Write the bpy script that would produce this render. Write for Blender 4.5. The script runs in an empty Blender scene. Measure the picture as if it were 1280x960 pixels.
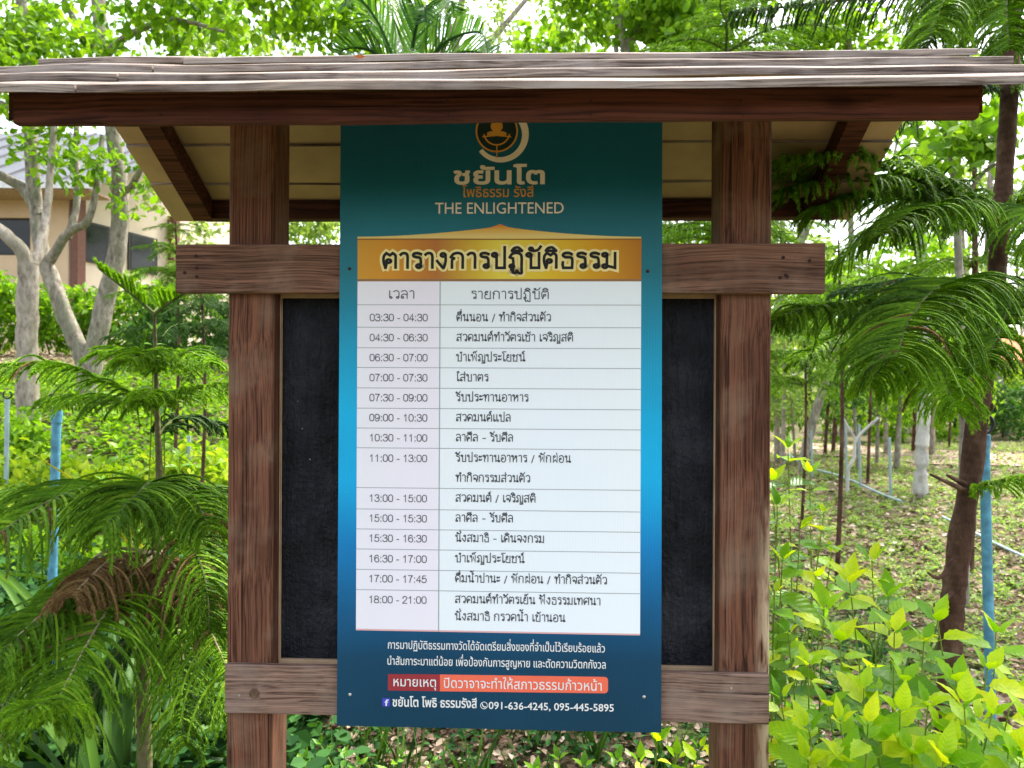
import bpy, math, random
import numpy as np
from mathutils import Vector, Matrix
rng = np.random.default_rng(7)
random.seed(7)
S = bpy.context.scene
COL = S.collection
R = math.radians
# ------------------------------------------------------------------ camera, world, sun
F = 950.0; CZ = 1.4; ROLL = 0.005
cd = bpy.data.cameras.new('camera'); cam = bpy.data.objects.new('camera', cd); COL.objects.link(cam)
cd.sensor_width = 36; cd.lens = 36*F/1280; cd.clip_start = 0.05; cd.clip_end = 400
cam.matrix_world = Matrix.Translation((0, 0, CZ)) @ Matrix.Rotation(R(90), 4, 'X') @ Matrix.Rotation(ROLL, 4, 'Z')
cd.dof.use_dof = True; cd.dof.focus_distance = 1.42; cd.dof.aperture_fstop = 8.0
S.camera = cam
W = bpy.data.worlds.new("World"); S.world = W; W.use_nodes = True
wn = W.node_tree.nodes; wl = W.node_tree.links
SUN_EL, SUN_AZ = R(60), R(38)       # azimuth clockwise from +Y : high, beyond the board and to the right
sky = wn.new('ShaderNodeTexSky'); sky.sky_type = 'NISHITA'; sky.sun_disc = False
sky.sun_elevation = SUN_EL; sky.sun_rotation = SUN_AZ; sky.dust_density = 4.0; sky.air_density = 1.2
hs = wn.new('ShaderNodeHueSaturation'); hs.inputs['Saturation'].default_value = 0.45
bg = wn['Background']; bg.inputs['Strength'].default_value = 0.15
wl.new(sky.outputs[0], hs.inputs['Color']); wl.new(hs.outputs[0], bg.inputs['Color'])
sd = bpy.data.lights.new('sun', 'SUN'); sun = bpy.data.objects.new('sun', sd); COL.objects.link(sun)
sd.energy = 2.2; sd.angle = R(9); sd.color = (1, 0.95, 0.86)
sdir = Vector((math.sin(SUN_AZ)*math.cos(SUN_EL), math.cos(SUN_AZ)*math.cos(SUN_EL), math.sin(SUN_EL)))
sun.rotation_euler = sdir.to_track_quat('Z', 'Y').to_euler(); sun.location = (0, -4, 8)
S.view_settings.view_transform = 'Standard'; S.view_settings.look = 'None'
S.view_settings.exposure = 2.08; S.view_settings.gamma = 1
S.cycles.max_bounces = 8; S.cycles.transparent_max_bounces = 8
S.cycles.use_adaptive_sampling = True

# ------------------------------------------------------------------ pixel -> world helpers (photo 1280x960)
def ray(px, py):
    u = (px-640)/F; v = -(py-480)/F
    c, s = math.cos(ROLL), math.sin(ROLL)
    return u*c - v*s, u*s + v*c                      # X/Y , (Z-CZ)/Y
def at(px, py, Y):
    a, b = ray(px, py); return Vector((a*Y, Y, CZ + b*Y))
def sstep(a, b, x):
    t = np.clip((x-a)/(b-a), 0, 1); return t*t*(3-2*t)
def ground_z(x, y):
    x = np.asarray(x, float); y = np.asarray(y, float)
    yy = np.maximum(y, .3)
    base = -1.35 + .13*sstep(1.5, 3, y) + .17*sstep(3, 8, y)
    left = np.interp(y, [0, 2.2, 3, 4.5, 6, 7, 10, 14, 30, 200], [-1.35, -1.30, -1.2, -.85, -.42, -.17, .28, .6, .9, 1.5])
    L = sstep(.18, .42, -x/yy)
    z = base*(1-L) + left*L
    z = z + .025*np.sin(x*1.7+y*.9)*np.sin(y*1.3-x*.6)*sstep(1, 4, y)
    return z + CZ
def gz(x, y): return float(ground_z(x, y))

# ------------------------------------------------------------------ mesh builder
class MB:
    def __init__(s): s.v = []; s.f = []; s.n = 0; s.mi = []
    def add(s, v, f, m=0):
        v = np.asarray(v, float).reshape(-1, 3); f = np.asarray(f, int)
        if len(v) == 0 or len(f) == 0: return
        s.v.append(v); s.f.append(f + s.n); s.n += len(v); s.mi.append(np.full(len(f), m))
    def mesh(s, name, mats, smooth=False):
        me = bpy.data.meshes.new(name)
        V = np.concatenate(s.v)
        me.vertices.add(len(V)); me.vertices.foreach_set('co', V.ravel())
        loops = np.concatenate([f.ravel() for f in s.f]); sizes = np.concatenate([np.full(len(f), f.shape[1]) for f in s.f])
        me.loops.add(len(loops)); me.loops.foreach_set('vertex_index', loops.astype(np.int32))
        me.polygons.add(len(sizes)); st = np.concatenate([[0], np.cumsum(sizes)[:-1]])
        me.polygons.foreach_set('loop_start', st.astype(np.int32))
        if not isinstance(mats, (list, tuple)): mats = [mats]
        for m in mats: me.materials.append(m)
        me.polygons.foreach_set('material_index', np.concatenate(s.mi).astype(np.int32))
        me.polygons.foreach_set('use_smooth', np.full(len(sizes), smooth))
        me.update(calc_edges=True)
        return me
    def build(s, name, mats, parent=None, smooth=False):
        return link(name, s.mesh(name, mats, smooth), parent)
def link(name, data, parent=None, loc=None):
    o = bpy.data.objects.new(name, data); COL.objects.link(o)
    if parent is not None: o.parent = parent
    if loc is not None: o.location = loc
    return o
def tag(o, label=None, cat=None, group=None, kind=None):
    if label: o['label'] = label
    if cat: o['category'] = cat
    if group: o['group'] = group
    if kind: o['kind'] = kind
    return o
def empty(name, loc, label, cat, group=None, rz=0):
    o = link(name, None, None, loc); o.rotation_euler = (0, 0, rz); o.empty_display_size = .1
    return tag(o, label, cat, group)
def norm(a): return a/np.maximum(np.linalg.norm(a, axis=-1, keepdims=True), 1e-9)
def frames(d, n):
    y = norm(d); x = norm(np.cross(y, n)); z = np.cross(x, y)
    return np.stack([x, y, z], axis=-1)               # columns: leaf x, y(axis), z(normal)
def scatter(mb, T, Fc, pos, d, n, size, m=0):
    T = np.asarray(T, float); Fc = np.asarray(Fc, int); N = len(pos)
    if N == 0: return
    Rm = frames(d, n)
    v = np.einsum('nij,kj->nki', Rm, T)*np.asarray(size).reshape(-1, 1, 1) + pos[:, None, :]
    f = Fc[None] + (np.arange(N)*len(T))[:, None, None]
    mb.add(v.reshape(-1, 3), f.reshape(-1, Fc.shape[1]), m)
LEAF = ([(0, 0, 0), (-.27, .42, .07), (0, 1, -.08), (.27, .42, .07)], [(0, 2, 1), (0, 3, 2)])
LEAF6 = ([(0, 0, 0), (-.27, .25, .05), (-.25, .62, .03), (0, 1, -.16), (.25, .62, .03), (.27, .25, .05), (0, .45, -.02)],
         [(0, 6, 1), (1, 6, 2), (2, 6, 3), (3, 6, 4), (4, 6, 5), (5, 6, 0)])
ROUND = ([(0, 0, 0), (-.36, .2, .04), (-.4, .6, .03), (0, .95, -.05), (.4, .6, .03), (.36, .2, .04), (0, .5, -.03)],
         [(0, 6, 1), (1, 6, 2), (2, 6, 3), (3, 6, 4), (4, 6, 5), (5, 6, 0)])
def rdir(N): return norm(rng.normal(size=(N, 3)))
def tube(mb, pts, rad, sides=8, m=0, cap=True):
    P = np.asarray([tuple(p) for p in pts], float); n = len(P); rad = np.broadcast_to(np.asarray(rad, float), (n,))
    t = norm(np.gradient(P, axis=0)); ref = np.array([0.31, .95, .05]) if abs(t[0][2]) > .5 else np.array([0, 0, 1.])
    x = norm(np.cross(t, ref)); y = np.cross(t, x)
    a = np.linspace(0, 2*math.pi, sides, endpoint=False)
    ring = P[:, None] + rad[:, None, None]*(np.cos(a)[None, :, None]*x[:, None] + np.sin(a)[None, :, None]*y[:, None])
    i = np.arange(n-1)[:, None]*sides; j = np.arange(sides)[None]; k = (j+1) % sides
    f = np.stack([i+j, i+k, i+sides+k, i+sides+j], -1).reshape(-1, 4)
    mb.add(ring.reshape(-1, 3), f, m)
    if cap:
        for e, c in ((0, P[0]), (n-1, P[-1])):
            v = np.vstack([ring[e], c[None]]); q = np.array([(q0, (q0+1) % sides, sides) for q0 in range(sides)])
            mb.add(v, q if e else q[:, ::-1], m)
def smooth_path(pts, n):
    P = np.asarray([tuple(p) for p in pts], float); k = len(P)
    t = np.linspace(0, k-1, n); i = np.minimum(t.astype(int), k-2); u = (t-i)[:, None]
    p0 = P[np.maximum(i-1, 0)]; p1 = P[i]; p2 = P[i+1]; p3 = P[np.minimum(i+2, k-1)]
    return .5*((2*p1)+(-p0+p2)*u+(2*p0-5*p1+4*p2-p3)*u**2+(-p0+3*p1-3*p2+p3)*u**3)
def box(mb, x0, x1, y0, y1, z0, z1, m=0, b=.0015, nx=1, wob=0.0):
    """bevelled box, long axis x divided in nx with slight wobble"""
    bm = []
    xs = np.linspace(x0, x1, nx+1)
    prof = [(y0+b, z0), (y1-b, z0), (y1, z0+b), (y1, z1-b), (y1-b, z1), (y0+b, z1), (y0, z1-b), (y0, z0+b)]
    V = []
    ph = random.random()*6
    for i, x in enumerate(xs):
        w = wob*(math.sin(x*7+ph)+.5*math.sin(x*17+ph*2)+.35*math.sin(x*41+ph*3)) if wob else 0
        for (y, z) in prof: V.append((x, y, z+w))
    Fq = []
    for i in range(nx):
        for j in range(8):
            k = (j+1) % 8; Fq.append((i*8+j, (i+1)*8+j, (i+1)*8+k, i*8+k))
    mb.add(V, Fq, m)
    e = nx*8
    mb.add([V[q] for q in range(8)], [tuple(range(8))], m); mb.add([V[e+q] for q in range(8)], [tuple(range(7, -1, -1))], m)

# ------------------------------------------------------------------ materials
def newmat(name):
    m = bpy.data.materials.new(name); m.use_nodes = True; nt = m.node_tree
    return m, nt, nt.nodes['Principled BSDF'], nt.nodes.new, nt.links.new
def ramp(nt, stops, fac=None):
    r = nt.nodes.new('ShaderNodeValToRGB'); e = r.color_ramp.elements
    while len(e) < len(stops): e.new(0.5)
    for k, (p, c) in enumerate(stops): e[k].position = p; e[k].color = (*c, 1) if len(c) == 3 else c
    if fac is not None: nt.links.new(fac, r.inputs[0])
    return r
def noise(nt, scale, detail=4, vec=None, rough=.55, dist=0):
    n = nt.nodes.new('ShaderNodeTexNoise'); n.inputs['Scale'].default_value = scale; n.inputs['Detail'].default_value = detail
    n.inputs['Roughness'].default_value = rough; n.inputs['Distortion'].default_value = dist
    if vec is not None: nt.links.new(vec, n.inputs['Vector'])
    return n
def mapping(nt, scale, src='Object', rot=(0, 0, 0), loc=(0, 0, 0)):
    tc = nt.nodes.new('ShaderNodeTexCoord'); mp = nt.nodes.new('ShaderNodeMapping')
    mp.inputs['Scale'].default_value = scale; mp.inputs['Rotation'].default_value = rot; mp.inputs['Location'].default_value = loc
    nt.links.new(tc.outputs[src], mp.inputs[0]); return mp.outputs[0]
def mix(nt, a, b, fac, mode='MIX'):
    n = nt.nodes.new('ShaderNodeMix'); n.data_type = 'RGBA'; n.blend_type = mode
    for s, v in ((6, a), (7, b)):
        if isinstance(v, tuple): n.inputs[s].default_value = (*v, 1)
        else: nt.links.new(v, n.inputs[s])
    if isinstance(fac, (int, float)): n.inputs[0].default_value = fac
    else: nt.links.new(fac, n.inputs[0])
    return n.outputs[2]
def bump(nt, bsdf, h, strength=.3, dist=.002):
    b = nt.nodes.new('ShaderNodeBump'); b.inputs['Strength'].default_value = strength; b.inputs['Distance'].default_value = dist
    nt.links.new(h, b.inputs['Height']); nt.links.new(b.outputs[0], bsdf.inputs['Normal'])
def simple(name, col, rough=.6, spec=.3, var=.15, sc=20, metal=0):
    m, nt, b, N, L = newmat(name)
    n = noise(nt, sc, 5, mapping(nt, (1, 1, 1)))
    c2 = tuple(max(0, c*(1-var*1.6)) for c in col); c3 = tuple(min(1, c*(1+var)) for c in col)
    r = ramp(nt, [(.3, c2), (.7, c3)], n.outputs[0]); L(r.outputs[0], b.inputs['Base Color'])
    b.inputs['Roughness'].default_value = rough; b.inputs['Specular IOR Level'].default_value = spec; b.inputs['Metallic'].default_value = metal
    bump(nt, b, n.outputs[0], .25, .003)
    return m
def rand_fac(nt):
    g = nt.nodes.new('ShaderNodeNewGeometry'); o = nt.nodes.new('ShaderNodeObjectInfo')
    a = nt.nodes.new('ShaderNodeMath'); a.operation = 'ADD'; nt.links.new(g.outputs['Random Per Island'], a.inputs[0]); nt.links.new(o.outputs['Random'], a.inputs[1])
    f = nt.nodes.new('ShaderNodeMath'); f.operation = 'FRACT'; nt.links.new(a.outputs[0], f.inputs[0]); return f.outputs[0]
def leafmat(name, stops, trans=.4, rough=.5, spec=.18, tb=(1.25, 1.2, .5), veins=False, patch=None):
    m, nt, b, N, L = newmat(name)
    r = ramp(nt, stops, rand_fac(nt)); c = r.outputs[0]
    if patch:
        n = noise(nt, patch, 2, mapping(nt, (1, 1, 1)))
        rr = ramp(nt, [(.35, (.55, .6, .55)), (.65, (1.25, 1.2, 1.1))], n.outputs[0]); c = mix(nt, c, rr.outputs[0], 1.0, 'MULTIPLY')
    if veins:
        an = noise(nt, 2.2, 4, mapping(nt, (1, 1, 1), loc=(3, 1, 2)), .6); ar = ramp(nt, [(.3, (.72, .82, .7)), (.5, (1, 1, 1)), (.68, (1.08, 1.04, .9)), (.77, (.75, .5, .45))], an.outputs[0]); c = mix(nt, c, ar.outputs[0], 1.0, 'MULTIPLY')
        vec = mapping(nt, (1, 1, 1))
        sx = nt.nodes.new('ShaderNodeSeparateXYZ'); L(vec, sx.inputs[0])
        ab = nt.nodes.new('ShaderNodeMath'); ab.operation = 'ABSOLUTE'; L(sx.outputs[0], ab.inputs[0])
        ma = nt.nodes.new('ShaderNodeMath'); ma.operation = 'MULTIPLY_ADD'; L(ab.outputs[0], ma.inputs[0]); ma.inputs[1].default_value = -.9; L(sx.outputs[1], ma.inputs[2])
        sn = nt.nodes.new('ShaderNodeMath'); sn.operation = 'MULTIPLY'; sn.inputs[1].default_value = 50; L(ma.outputs[0], sn.inputs[0])
        si = nt.nodes.new('ShaderNodeMath'); si.operation = 'SINE'; L(sn.outputs[0], si.inputs[0])
        v1 = ramp(nt, [(.85, (1, 1, 1)), (1.0, (1.2, 1.15, 1.1))], si.outputs[0])
        c = mix(nt, c, v1.outputs[0], .6, 'MULTIPLY'); bump(nt, b, si.outputs[0], .12, .015)
    L(c, b.inputs['Base Color']); b.inputs['Roughness'].default_value = rough; b.inputs['Specular IOR Level'].default_value = spec
    t = N('ShaderNodeBsdfTranslucent'); tc = mix(nt, c, tb, 1.0, 'MULTIPLY'); L(tc, t.inputs['Color'])
    ms = N('ShaderNodeMixShader'); ms.inputs[0].default_value = trans
    L(b.outputs[0], ms.inputs[1]); L(t.outputs[0], ms.inputs[2]); L(ms.outputs[0], nt.nodes['Material Output'].inputs[0])
    return m
def wood(name, dark, mid, light, axis, grey=(.30, .25, .21), greyamt=.5, gscale=1.0, stain=.5, rough=.8):
    """sawn, weathered timber with grain along the axis 'x' or 'z'"""
    m, nt, b, N, L = newmat(name)
    al = {'x': (.45, 70, 70), 'z': (70, 70, .45)}[axis]; al = tuple(a*gscale for a in al)
    tcw = mapping(nt, (1, 1, 1)); oi = nt.nodes.new('ShaderNodeObjectInfo')
    off = nt.nodes.new('ShaderNodeVectorMath'); off.operation = 'ADD'; L(tcw, off.inputs[0])
    cm = nt.nodes.new('ShaderNodeCombineXYZ'); mu = nt.nodes.new('ShaderNodeMath'); mu.operation = 'MULTIPLY'; mu.inputs[1].default_value = 13.7
    L(oi.outputs['Random'], mu.inputs[0]); [L(mu.outputs[0], cm.inputs[i]) for i in range(3)]; L(cm.outputs[0], off.inputs[1])
    wn_ = noise(nt, 3.2, 2, off.outputs[0])                      # slow warp makes cathedral figure
    wv = nt.nodes.new('ShaderNodeVectorMath'); wv.operation = 'MULTIPLY_ADD'; L(wn_.outputs[1], wv.inputs[0])
    wv.inputs[1].default_value = {'x': (0, .03, .03), 'z': (.03, .03, 0)}[axis]; L(off.outputs[0], wv.inputs[2])
    sc = nt.nodes.new('ShaderNodeMapping'); sc.inputs['Scale'].default_value = al; L(wv.outputs[0], sc.inputs[0])
    g1 = noise(nt, 1.7, 6, sc.outputs[0], .65); g2 = noise(nt, 5, 3, sc.outputs[0], .6)
    c = ramp(nt, [(.3, dark), (.47, mid), (.6, mid), (.75, light)], g1.outputs[0]).outputs[0]
    fine = ramp(nt, [(.36, (.28, .24, .22)), (.5, (.95, .95, .95)), (.66, (1.45, 1.4, 1.35))], g2.outputs[0]).outputs[0]
    c = mix(nt, c, fine, .85, 'MULTIPLY')
    sck = nt.nodes.new('ShaderNodeMapping'); sck.inputs['Scale'].default_value = {'x': (1.6, 190, 190), 'z': (190, 190, 1.6)}[axis]; L(off.outputs[0], sck.inputs[0])
    ck = noise(nt, 1.0, 2, sck.outputs[0], .5); ckr = ramp(nt, [(.30, (.12, .1, .1)), (.35, (1, 1, 1))], ck.outputs[0]); c = mix(nt, c, ckr.outputs[0], .8, 'MULTIPLY')
    s1 = noise(nt, 9, 4, off.outputs[0], .6); sm = ramp(nt, [(.48, (0, 0, 0)), (.68, (1, 1, 1))], s1.outputs[0])
    gm = nt.nodes.new('ShaderNodeMath'); gm.operation = 'MULTIPLY'; L(sm.outputs[0], gm.inputs[0]); gm.inputs[1].default_value = greyamt
    c = mix(nt, c, grey, gm.outputs[0])
    sc2 = nt.nodes.new('ShaderNodeMapping'); sc2.inputs['Scale'].default_value = {'x': (3, 14, 14), 'z': (14, 14, 3)}[axis]; L(off.outputs[0], sc2.inputs[0])
    s2 = noise(nt, 1.1, 4, sc2.outputs[0], .5); dm = ramp(nt, [(.36, (.32, .26, .25)), (.5, (1, 1, 1))], s2.outputs[0])
    c = mix(nt, c, dm.outputs[0], stain, 'MULTIPLY')
    # knots
    vo = nt.nodes.new('ShaderNodeTexVoronoi'); vo.inputs['Scale'].default_value = 1.0
    sc3 = nt.nodes.new('ShaderNodeMapping'); sc3.inputs['Scale'].default_value = {'x': (3.5, 9, 9), 'z': (9, 9, 3.5)}[axis]; L(wv.outputs[0], sc3.inputs[0]); L(sc3.outputs[0], vo.inputs['Vector'])
    km = ramp(nt, [(.05, (.3, .22, .2)), (.09, (.75, .7, .65)), (.14, (1, 1, 1))], vo.outputs['Distance'])
    c = mix(nt, c, km.outputs[0], .8, 'MULTIPLY')
    L(c, b.inputs['Base Color']); b.inputs['Roughness'].default_value = rough; b.inputs['Specular IOR Level'].default_value = .2
    ad = nt.nodes.new('ShaderNodeMath'); ad.operation = 'MULTIPLY_ADD'; L(g2.outputs[0], ad.inputs[0]); ad.inputs[1].default_value = .5; L(g1.outputs[0], ad.inputs[2])
    bump(nt, b, ad.outputs[0], .55, .0025)
    return m
M = {}
M['post'] = wood('post_timber', (.055, .020, .012), (.155, .066, .038), (.235, .125, .08), 'z', (.25, .17, .115), .45)
M['beam'] = wood('crossbeam_timber', (.055, .026, .016), (.18, .094, .062), (.28, .175, .125), 'x', (.27, .19, .14), .6)
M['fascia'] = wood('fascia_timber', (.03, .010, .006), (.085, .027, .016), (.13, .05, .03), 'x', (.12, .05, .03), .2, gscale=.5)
M['rail'] = wood('pale_rail_timber', (.09, .046, .032), (.22, .138, .105), (.32, .225, .18), 'x', (.29, .215, .175), .6, stain=.35)
M['strip'] = simple('frame_strip_wood', (.48, .33, .2), .7)
M['roof'] = wood('weathered_roof_plank', (.10, .075, .06), (.29, .235, .195), (.42, .35, .30), 'x', (.36, .31, .275), .8, gscale=.9, stain=.8, rough=.9)
M['soffit'] = simple('tan_soffit_board', (.47, .315, .19), .8, .15, .18, 5)

def chalkboard():
    m, nt, b, N, L = newmat('blackboard_paint')
    v = mapping(nt, (1, 1, 1)); n = noise(nt, 9, 6, v, .65); n2 = noise(nt, 120, 2, v)
    c = ramp(nt, [(.32, (.004, .0045, .006)), (.5, (.012, .013, .018)), (.72, (.032, .034, .042))], n.outputs[0]).outputs[0]
    sm = nt.nodes.new('ShaderNodeMapping'); sm.inputs['Scale'].default_value = (60, 60, 9); sm.inputs['Rotation'].default_value = (0, .7, 0); L(v, sm.inputs[0])
    s = noise(nt, 1.3, 3, sm.outputs[0], .7, 1.5); sr = ramp(nt, [(.66, (0, 0, 0)), (.78, (.035, .038, .044))], s.outputs[0])
    c = mix(nt, c, sr.outputs[0], 1.0, 'ADD')
    sp = nt.nodes.new('ShaderNodeTexVoronoi'); sp.inputs['Scale'].default_value = 38; L(v, sp.inputs['Vector'])
    cr = ramp(nt, [(.035, (.35, .38, .42)), (.06, (0, 0, 0))], sp.outputs['Distance'])
    n3 = noise(nt, 7, 2, v); n3r = ramp(nt, [(.56, (0, 0, 0)), (.64, (1, 1, 1))], n3.outputs[0])
    c = mix(nt, c, mix(nt, cr.outputs[0], n3r.outputs[0], 1.0, 'MULTIPLY'), 1.0, 'ADD')
    L(c, b.inputs['Base Color']); b.inputs['Roughness'].default_value = .6; b.inputs['Specular IOR Level'].default_value = .2
    hh = nt.nodes.new('ShaderNodeMath'); hh.operation = 'ADD'; L(n2.outputs[0], hh.inputs[0]); L(s.outputs[0], hh.inputs[1]); bump(nt, b, hh.outputs[0], 1.0, .006); return m
M['black'] = chalkboard()
M['screw'] = simple('screw_steel', (.55, .55, .53), .35, .5, metal=.7)
M['hole'] = simple('dark_peg', (.035, .015, .01), .8)
M['trunk_pale'] = None
def bark(name, c1, c2, c3, sc=8, ring=0.0, lich=None):
    m, nt, b, N, L = newmat(name)
    v = mapping(nt, (1, 1, .45)); n = noise(nt, sc, 7, v, .65); n2 = noise(nt, sc*.35, 5, v, .7)
    c = ramp(nt, [(.32, c1), (.5, c2), (.68, c3)], n.outputs[0]).outputs[0]
    if lich: 
        k = ramp(nt, [(.48, (0, 0, 0)), (.58, (1, 1, 1))], n2.outputs[0]); c = mix(nt, c, lich, mixfac(nt, k.outputs[0], .65))
    L(c, b.inputs['Base Color']); b.inputs['Roughness'].default_value = .9; b.inputs['Specular IOR Level'].default_value = .15
    h = n.outputs[0]
    if ring:
        w = nt.nodes.new('ShaderNodeTexWave'); w.wave_type = 'BANDS'; w.bands_direction = 'Z'; w.inputs['Scale'].default_value = ring
        w.inputs['Distortion'].default_value = 6; w.inputs['Detail'].default_value = 3; L(mapping(nt, (1, 1, 1)), w.inputs['Vector'])
        a = nt.nodes.new('ShaderNodeMath'); a.operation = 'MULTIPLY_ADD'; L(w.outputs[1], a.inputs[0]); a.inputs[1].default_value = .12; L(h, a.inputs[2]); h = a.outputs[0]
    bump(nt, b, h, .8, .012); return m
def mixfac(nt, s, k):
    a = nt.nodes.new('ShaderNodeMath'); a.operation = 'MULTIPLY'; nt.links.new(s, a.inputs[0]); a.inputs[1].default_value = k; return a.outputs[0]
M['bark_grey'] = bark('grey_smooth_bark', (.09, .075, .058), (.26, .225, .18), (.42, .38, .32), 26, lich=(.17, .18, .12))
M['bark_pale'] = bark('pale_bark', (.12, .095, .075), (.32, .27, .22), (.46, .41, .34), 22, lich=(.22, .2, .14))
M['bark_white'] = bark('whitish_bark', (.32, .30, .27), (.52, .50, .46), (.66, .64, .6), 14)
M['bark_brown'] = bark('brown_rough_bark', (.035, .018, .012), (.085, .045, .030), (.16, .10, .07), 22, ring=14)
M['bark_green'] = bark('green_stem_bark', (.06, .05, .025), (.12, .11, .05), (.2, .17, .09), 20, ring=14)
M['twig'] = bark('araucaria_twig', (.04, .06, .02), (.09, .12, .035), (.15, .17, .06), 30)
M['twig_pale'] = bark('bare_frond_stem', (.16, .13, .07), (.28, .23, .13), (.38, .33, .2), 30)
M['stem_green'] = bark('green_shrub_stem', (.12, .17, .03), (.2, .28, .04), (.28, .36, .06), 30)
M['ndl'] = leafmat('araucaria_needles', [(0, (.055, .14, .006)), (.45, (.12, .28, .010)), (.85, (.19, .38, .014)), (1, (.30, .46, .03))], .4, .6, patch=7)
M['ndl_new'] = leafmat('araucaria_needles_young', [(0, (.10, .24, .008)), (.5, (.18, .40, .010)), (1, (.32, .54, .02))], .42, .6, patch=8)
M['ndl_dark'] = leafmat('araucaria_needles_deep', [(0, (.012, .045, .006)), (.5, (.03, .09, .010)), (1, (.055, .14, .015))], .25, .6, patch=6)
M['ndl_dead'] = leafmat('araucaria_needles_dry', [(0, (.10, .055, .02)), (.5, (.20, .115, .045)), (1, (.30, .20, .08))], .2, .8)
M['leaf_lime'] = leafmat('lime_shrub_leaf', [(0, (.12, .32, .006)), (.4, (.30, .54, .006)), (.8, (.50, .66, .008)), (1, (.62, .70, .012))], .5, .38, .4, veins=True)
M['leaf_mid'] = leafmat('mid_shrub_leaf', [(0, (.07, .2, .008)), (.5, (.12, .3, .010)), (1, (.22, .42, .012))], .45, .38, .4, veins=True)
M['leaf_yel'] = leafmat('yellow_green_leaf', [(0, (.12, .24, .015)), (.5, (.26, .42, .02)), (1, (.45, .55, .04))], .42)
M['leaf_green'] = leafmat('canopy_leaf', [(0, (.07, .17, .010)), (.5, (.14, .30, .012)), (1, (.26, .44, .025))], .52)
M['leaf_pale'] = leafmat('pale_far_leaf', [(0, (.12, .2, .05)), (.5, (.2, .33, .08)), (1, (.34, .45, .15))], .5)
M['leaf_dark'] = leafmat('deep_green_leaf', [(0, (.02, .07, .012)), (.5, (.05, .14, .02)), (1, (.1, .22, .035))], .35)
M['leaf_blue'] = leafmat('bluish_round_leaf', [(0, (.012, .05, .012)), (.6, (.03, .10, .022)), (1, (.06, .17, .035))], .3, .65, .1)
M['strap'] = leafmat('strap_leaf', [(0, (.015, .05, .008)), (.6, (.04, .11, .012)), (1, (.09, .2, .02))], .3, .55, .25)
M['strap_y'] = leafmat('yellow_strap_leaf', [(0, (.32, .34, .03)), (1, (.5, .46, .05))], .4)
M['palm'] = leafmat('palm_leaflet', [(0, (.02, .07, .015)), (.6, (.05, .14, .03)), (1, (.09, .2, .04))], .35)
M['litter'] = leafmat('dry_leaf_litter', [(0, (.05, .028, .018)), (.35, (.13, .08, .05)), (.65, (.24, .165, .11)), (.88, (.36, .28, .20)), (1, (.52, .45, .36))], .12, .7, .2, tb=(1, .9, .7))

# ------------------------------------------------------------------ ground, path
def ground_material():
    m, nt, b, N, L = newmat('soil_with_grass')
    v = mapping(nt, (1, 1, 1)); n = noise(nt, 1.1, 6, v, .6); n2 = noise(nt, 26, 5, v, .7); n3 = noise(nt, 5, 4, v, .6)
    soil = ramp(nt, [(.3, (.075, .045, .028)), (.5, (.17, .115, .075)), (.7, (.30, .23, .17))], n2.outputs[0]).outputs[0]
    grass = ramp(nt, [(.3, (.03, .06, .012)), (.6, (.08, .13, .03)), (.8, (.16, .2, .07))], n2.outputs[0]).outputs[0]
    f = ramp(nt, [(.42, (0, 0, 0)), (.6, (.85, .85, .85))], n3.outputs[0])
    c = mix(nt, soil, grass, f.outputs[0]); L(c, b.inputs['Base Color']); b.inputs['Roughness'].default_value = .95; b.inputs['Specular IOR Level'].default_value = .1
    bump(nt, b, n2.outputs[0], .8, .03); return m
ys = np.concatenate([np.arange(-3, 12, .12), np.geomspace(12, 220, 40)])
us = np.concatenate([np.linspace(-60, -9, 12)/1.0, np.arange(-8.8, 9, .16), np.linspace(9, 60, 12)])
gx, gy = np.meshgrid(us, ys); gx = gx*np.maximum(1, gy/14)
gzv = ground_z(gx, gy)
mb = MB(); nx_, ny_ = len(us), len(ys)
ii = (np.arange(ny_-1)[:, None]*nx_ + np.arange(nx_-1)[None]).ravel()
mb.add(np.stack([gx, gy, gzv], -1).reshape(-1, 3), np.stack([ii, ii+1, ii+nx_+1, ii+nx_], -1))
tag(mb.build('ground', ground_material(), smooth=True), 'leaf-strewn sloping soil with patchy grass', None, kind='structure')
# reddish earth path on the right
pm, nt, b, N, L = newmat('reddish_earth')
v = mapping(nt, (1, 1, 1)); n = noise(nt, 2.5, 6, v, .65); n2 = noise(nt, 30, 4, v)
c = ramp(nt, [(.3, (.20, .12, .09)), (.5, (.36, .24, .18)), (.7, (.44, .36, .30))], n.outputs[0]).outputs[0]
c = mix(nt, c, ramp(nt, [(.3, (.7, .7, .7)), (.7, (1.1, 1.1, 1.1))], n2.outputs[0]).outputs[0], .8, 'MULTIPLY')
L(c, b.inputs['Base Color']); b.inputs['Roughness'].default_value = .95; bump(nt, b, n2.outputs[0], .5, .01)
mb = MB(); V = []; Fq = []
cl = smooth_path([(3.2, 15.5, 0), (5.0, 12.2, 0), (7.5, 10.4, 0), (11, 9.2, 0), (17, 8.6, 0)], 60)
tg = norm(np.gradient(cl, axis=0)); sd_ = np.stack([-tg[:, 1], tg[:, 0], tg[:, 2]*0], -1)
for q in range(60):
    for k in range(7):
        w = (k/6-.5)*(2.2+.25*math.sin(q*.9)); p = cl[q]+sd_[q]*w
        V.append((p[0], p[1], gz(p[0], p[1])+.02))
for q in range(59):
    for k in range(6): a = q*7+k; Fq.append((a, a+7, a+8, a+1))
mb.add(V, Fq); tag(mb.build('path', pm, smooth=True), 'reddish bare earth path crossing behind the trees', kind='structure')

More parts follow.
